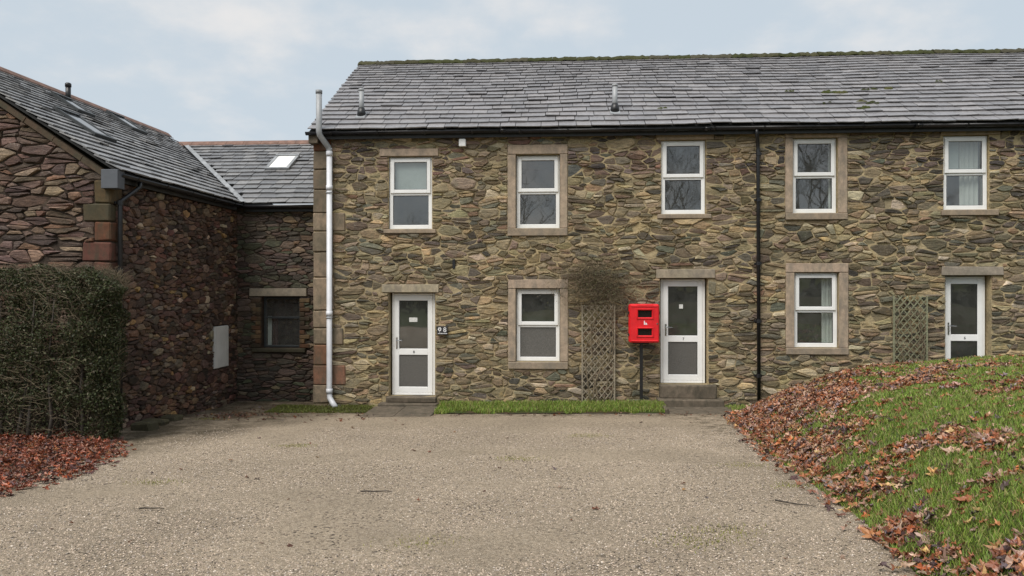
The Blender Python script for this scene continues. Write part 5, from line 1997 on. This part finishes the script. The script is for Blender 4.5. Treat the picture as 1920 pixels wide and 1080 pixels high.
for k in range(5200):
    x = HX1 - (HX1 - HX0) * hr.random() ** 1.5
    y = HY0 + abs(hr.gauss(0, 0.13)) - 0.02
    z = hr.uniform(0.4, HZ1)
    if hr.random() < 0.25: z = HZ1 - abs(hr.gauss(0, 0.08)); y = hr.uniform(HY0, HY1)
    if hr.random() < 0.15: x = HX1 - abs(hr.gauss(0, .08)); y = hr.uniform(HY0, HY1)
    x -= 0.28 * clampf((y - HY0) / (HY1 - HY0), 0, 1) + 0.05
    if y < HY0 + 0.5: y += 0.32 * clampf((x - HX1 + 0.42) / 0.35, 0, 1) ** 2 + 0.28 * clampf((z - HZ1 + 0.45) / 0.45, 0, 1) ** 2
    if x > HX1 - 0.4 and hr.random() < 0.5: continue
    d = Vector((hr.uniform(-1, 1), hr.uniform(-.7, .4), hr.uniform(-.25, 1))).normalized()
    L = hr.uniform(0.08, 0.26)
    p0 = Vector((x, y, z)); p1 = p0 + d * L * 0.5 + Vector((hr.uniform(-.02, .02), 0, hr.uniform(-.02, .02))); p2 = p0 + d * L
    if p2.z > HZ1 + (0.16 if k % 9 == 0 else 0.05): p2.z = HZ1 + 0.05
    if x > HX1 - 0.75: p0.z -= 0.36 * ((x - HX1 + 0.75) / 0.75) ** 2; p1.z = min(p1.z, p0.z + 0.1); p2.z = min(p2.z, p0.z + 0.16)
    w = hr.uniform(0.0016, 0.0034)
    tw.tube([tuple(p0), tuple(p1), tuple(p2)], [w, w * 0.8, w * 0.4], 3, False)
tw.build('twigs', 'dry_twig', hedge, kind='stuff')
for k in range(13):
    st = MB()
    x = HX1 - 0.25 - k * 0.24 + hr.uniform(-.06, .06); y = -4.75 + hr.uniform(-.12, .12)
    pts = [(x, y, 0.2)]
    for i in range(5):
        x += hr.uniform(-.08, .08); y += hr.uniform(-.06, .06)
        pts.append((x, y, 0.2 + 0.42 * (i + 1)))
    st.tube(pts, [0.03, 0.026, 0.022, 0.017, 0.012, 0.006], 6)
    st.build('stem', 'bark', hedge, True)

# ================================================================== BARE TREES BEHIND THE CAMERA (mirrored in the window panes)


def branch(mb, p, d, L, r, depth, rnd):
    n = 4
    pts = [Vector(p)]
    dd = Vector(d).normalized()
    for i in range(n):
        dd = (dd + Vector((rnd.uniform(-.16, .16), rnd.uniform(-.16, .16), rnd.uniform(-.06, .12)))).normalized()
        pts.append(pts[-1] + dd * (L / n))
    mb.tube([tuple(q) for q in pts], [r * (1 - 0.5 * i / n) for i in range(n + 1)], 6 if depth > 2 else 4 if depth > 1 else 3, False)
    if depth == 0: return
    m = 3 if depth > 1 else 4
    for k in range(m + (1 if depth > 3 else 0)):
        i = rnd.randrange(2, n + 1)
        ax = Vector((rnd.uniform(-1, 1), rnd.uniform(-1, 1), rnd.uniform(-.1, .5)))
        nd = (dd * 0.75 + ax.normalized() * rnd.uniform(.55, .95)).normalized()
        branch(mb, pts[i], nd, L * rnd.uniform(0.55, 0.78), r * rnd.uniform(0.42, 0.58), depth - 1, rnd)


def bare_tree(x, y, h, seed, label, depth=5):
    rnd = random.Random(seed)
    z = gz(x, y) + hill_z(x, y) - 0.05
    root = empty('bare_tree', (x, y, z), label, 'tree', 'bare trees mirrored in the windows')
    tr_ = MB()
    pts = [(x, y, z)]
    for i in range(4): pts.append((x + rnd.uniform(-.15, .15) * i * .5, y + rnd.uniform(-.15, .15), z + h * 0.36 * (i + 1) / 4))
    r = h * 0.010
    tr_.tube(pts, [r * 1.25, r, r * .92, r * .85, r * .75], 8, False)
    tr_.build('trunk', 'bark', root, True)
    cr = MB()
    for k in range(5):
        a = rnd.uniform(0, 6.28)
        branch(cr, pts[rnd.choice([3, 4, 4])], (math.cos(a) * .7, math.sin(a) * .7, rnd.uniform(.6, 1.2)), h * rnd.uniform(.26, .34), r * .5, depth - 1, rnd)
    branch(cr, pts[-1], (0, 0, 1), h * .34, r * .65, depth - 1, rnd)
    cr.build('crown', 'bark', root)


for i, (x, y, h, lab) in enumerate([
        (-27, -118, 8.5, 'small bare tree on the far hill, mirrored in the upper window furthest left'),
        (-4, -85, 15, 'bare tree mirrored in the stone-framed upper window left of the trellis'),
        (10, -66, 18, 'tall bare tree mirrored in the upper window above the door numbered 7'),
        (14.5, -72, 18, 'bare tree standing behind the one mirrored above the door numbered 7'),
        (25, -64, 20, 'tallest bare tree, mirrored in the upper window right of the black pipe'),
        (28.5, -70, 18, 'bare tree mirrored at the right of the upper window beside the black pipe'),
        (22.5, -76, 17, 'bare tree mirrored at the left of the upper window beside the black pipe'),
        (46, -80, 12, 'bare tree furthest right, mirrored in the right-hand upper window')]):
    bare_tree(x, y, h, 200 + i, lab)

# dark hedge added out of view, to darken the reflections low in the panes
rg = np.random.default_rng(3)
N = 26000
hx = rg.uniform(-45, 55, N)
hy = -39 + rg.normal(0, 0.7, N)
hz = np.abs(rg.random(N)) ** 0.8 * (2.3 + 0.8 * np.sin(hx * 0.6) + 0.5 * np.sin(hx * 1.7 + 1))
hz = hz + 0.9 + 0.1
c0 = np.stack([hx, hy, hz], 1)
d1 = rg.normal(0, 1, (N, 3)); d1 /= np.linalg.norm(d1, axis=1)[:, None]
d2 = rg.normal(0, 1, (N, 3)); d2 -= d1 * (d1 * d2).sum(1)[:, None]; d2 /= np.linalg.norm(d2, axis=1)[:, None]
ls_ = rg.uniform(0.10, 0.24, N)[:, None]; lw_ = ls_ * rg.uniform(0.5, 0.8, N)[:, None]
V = np.stack([c0 - d1 * ls_, c0 + d2 * lw_, c0 + d1 * ls_, c0 - d2 * lw_], 1).reshape(-1, 3)
b4 = np.arange(N)[:, None] * 4
F = np.concatenate([b4 + np.array([0, 1, 2]), b4 + np.array([0, 2, 3])], 1).reshape(-1, 3)
C = np.array([(0.09, 0.095, 0.055), (0.11, 0.095, 0.07), (0.08, 0.09, 0.05)])[rg.integers(0, 3, N)]
o = np_mesh('added_hedgerow', 'hedge_leaf', V, F, np.repeat(C, 4, 0))
tag(o, 'dark hedge added behind the camera, seen only as a dark band mirrored in the ground-floor panes', 'added_hedgerow', None, 'stuff')
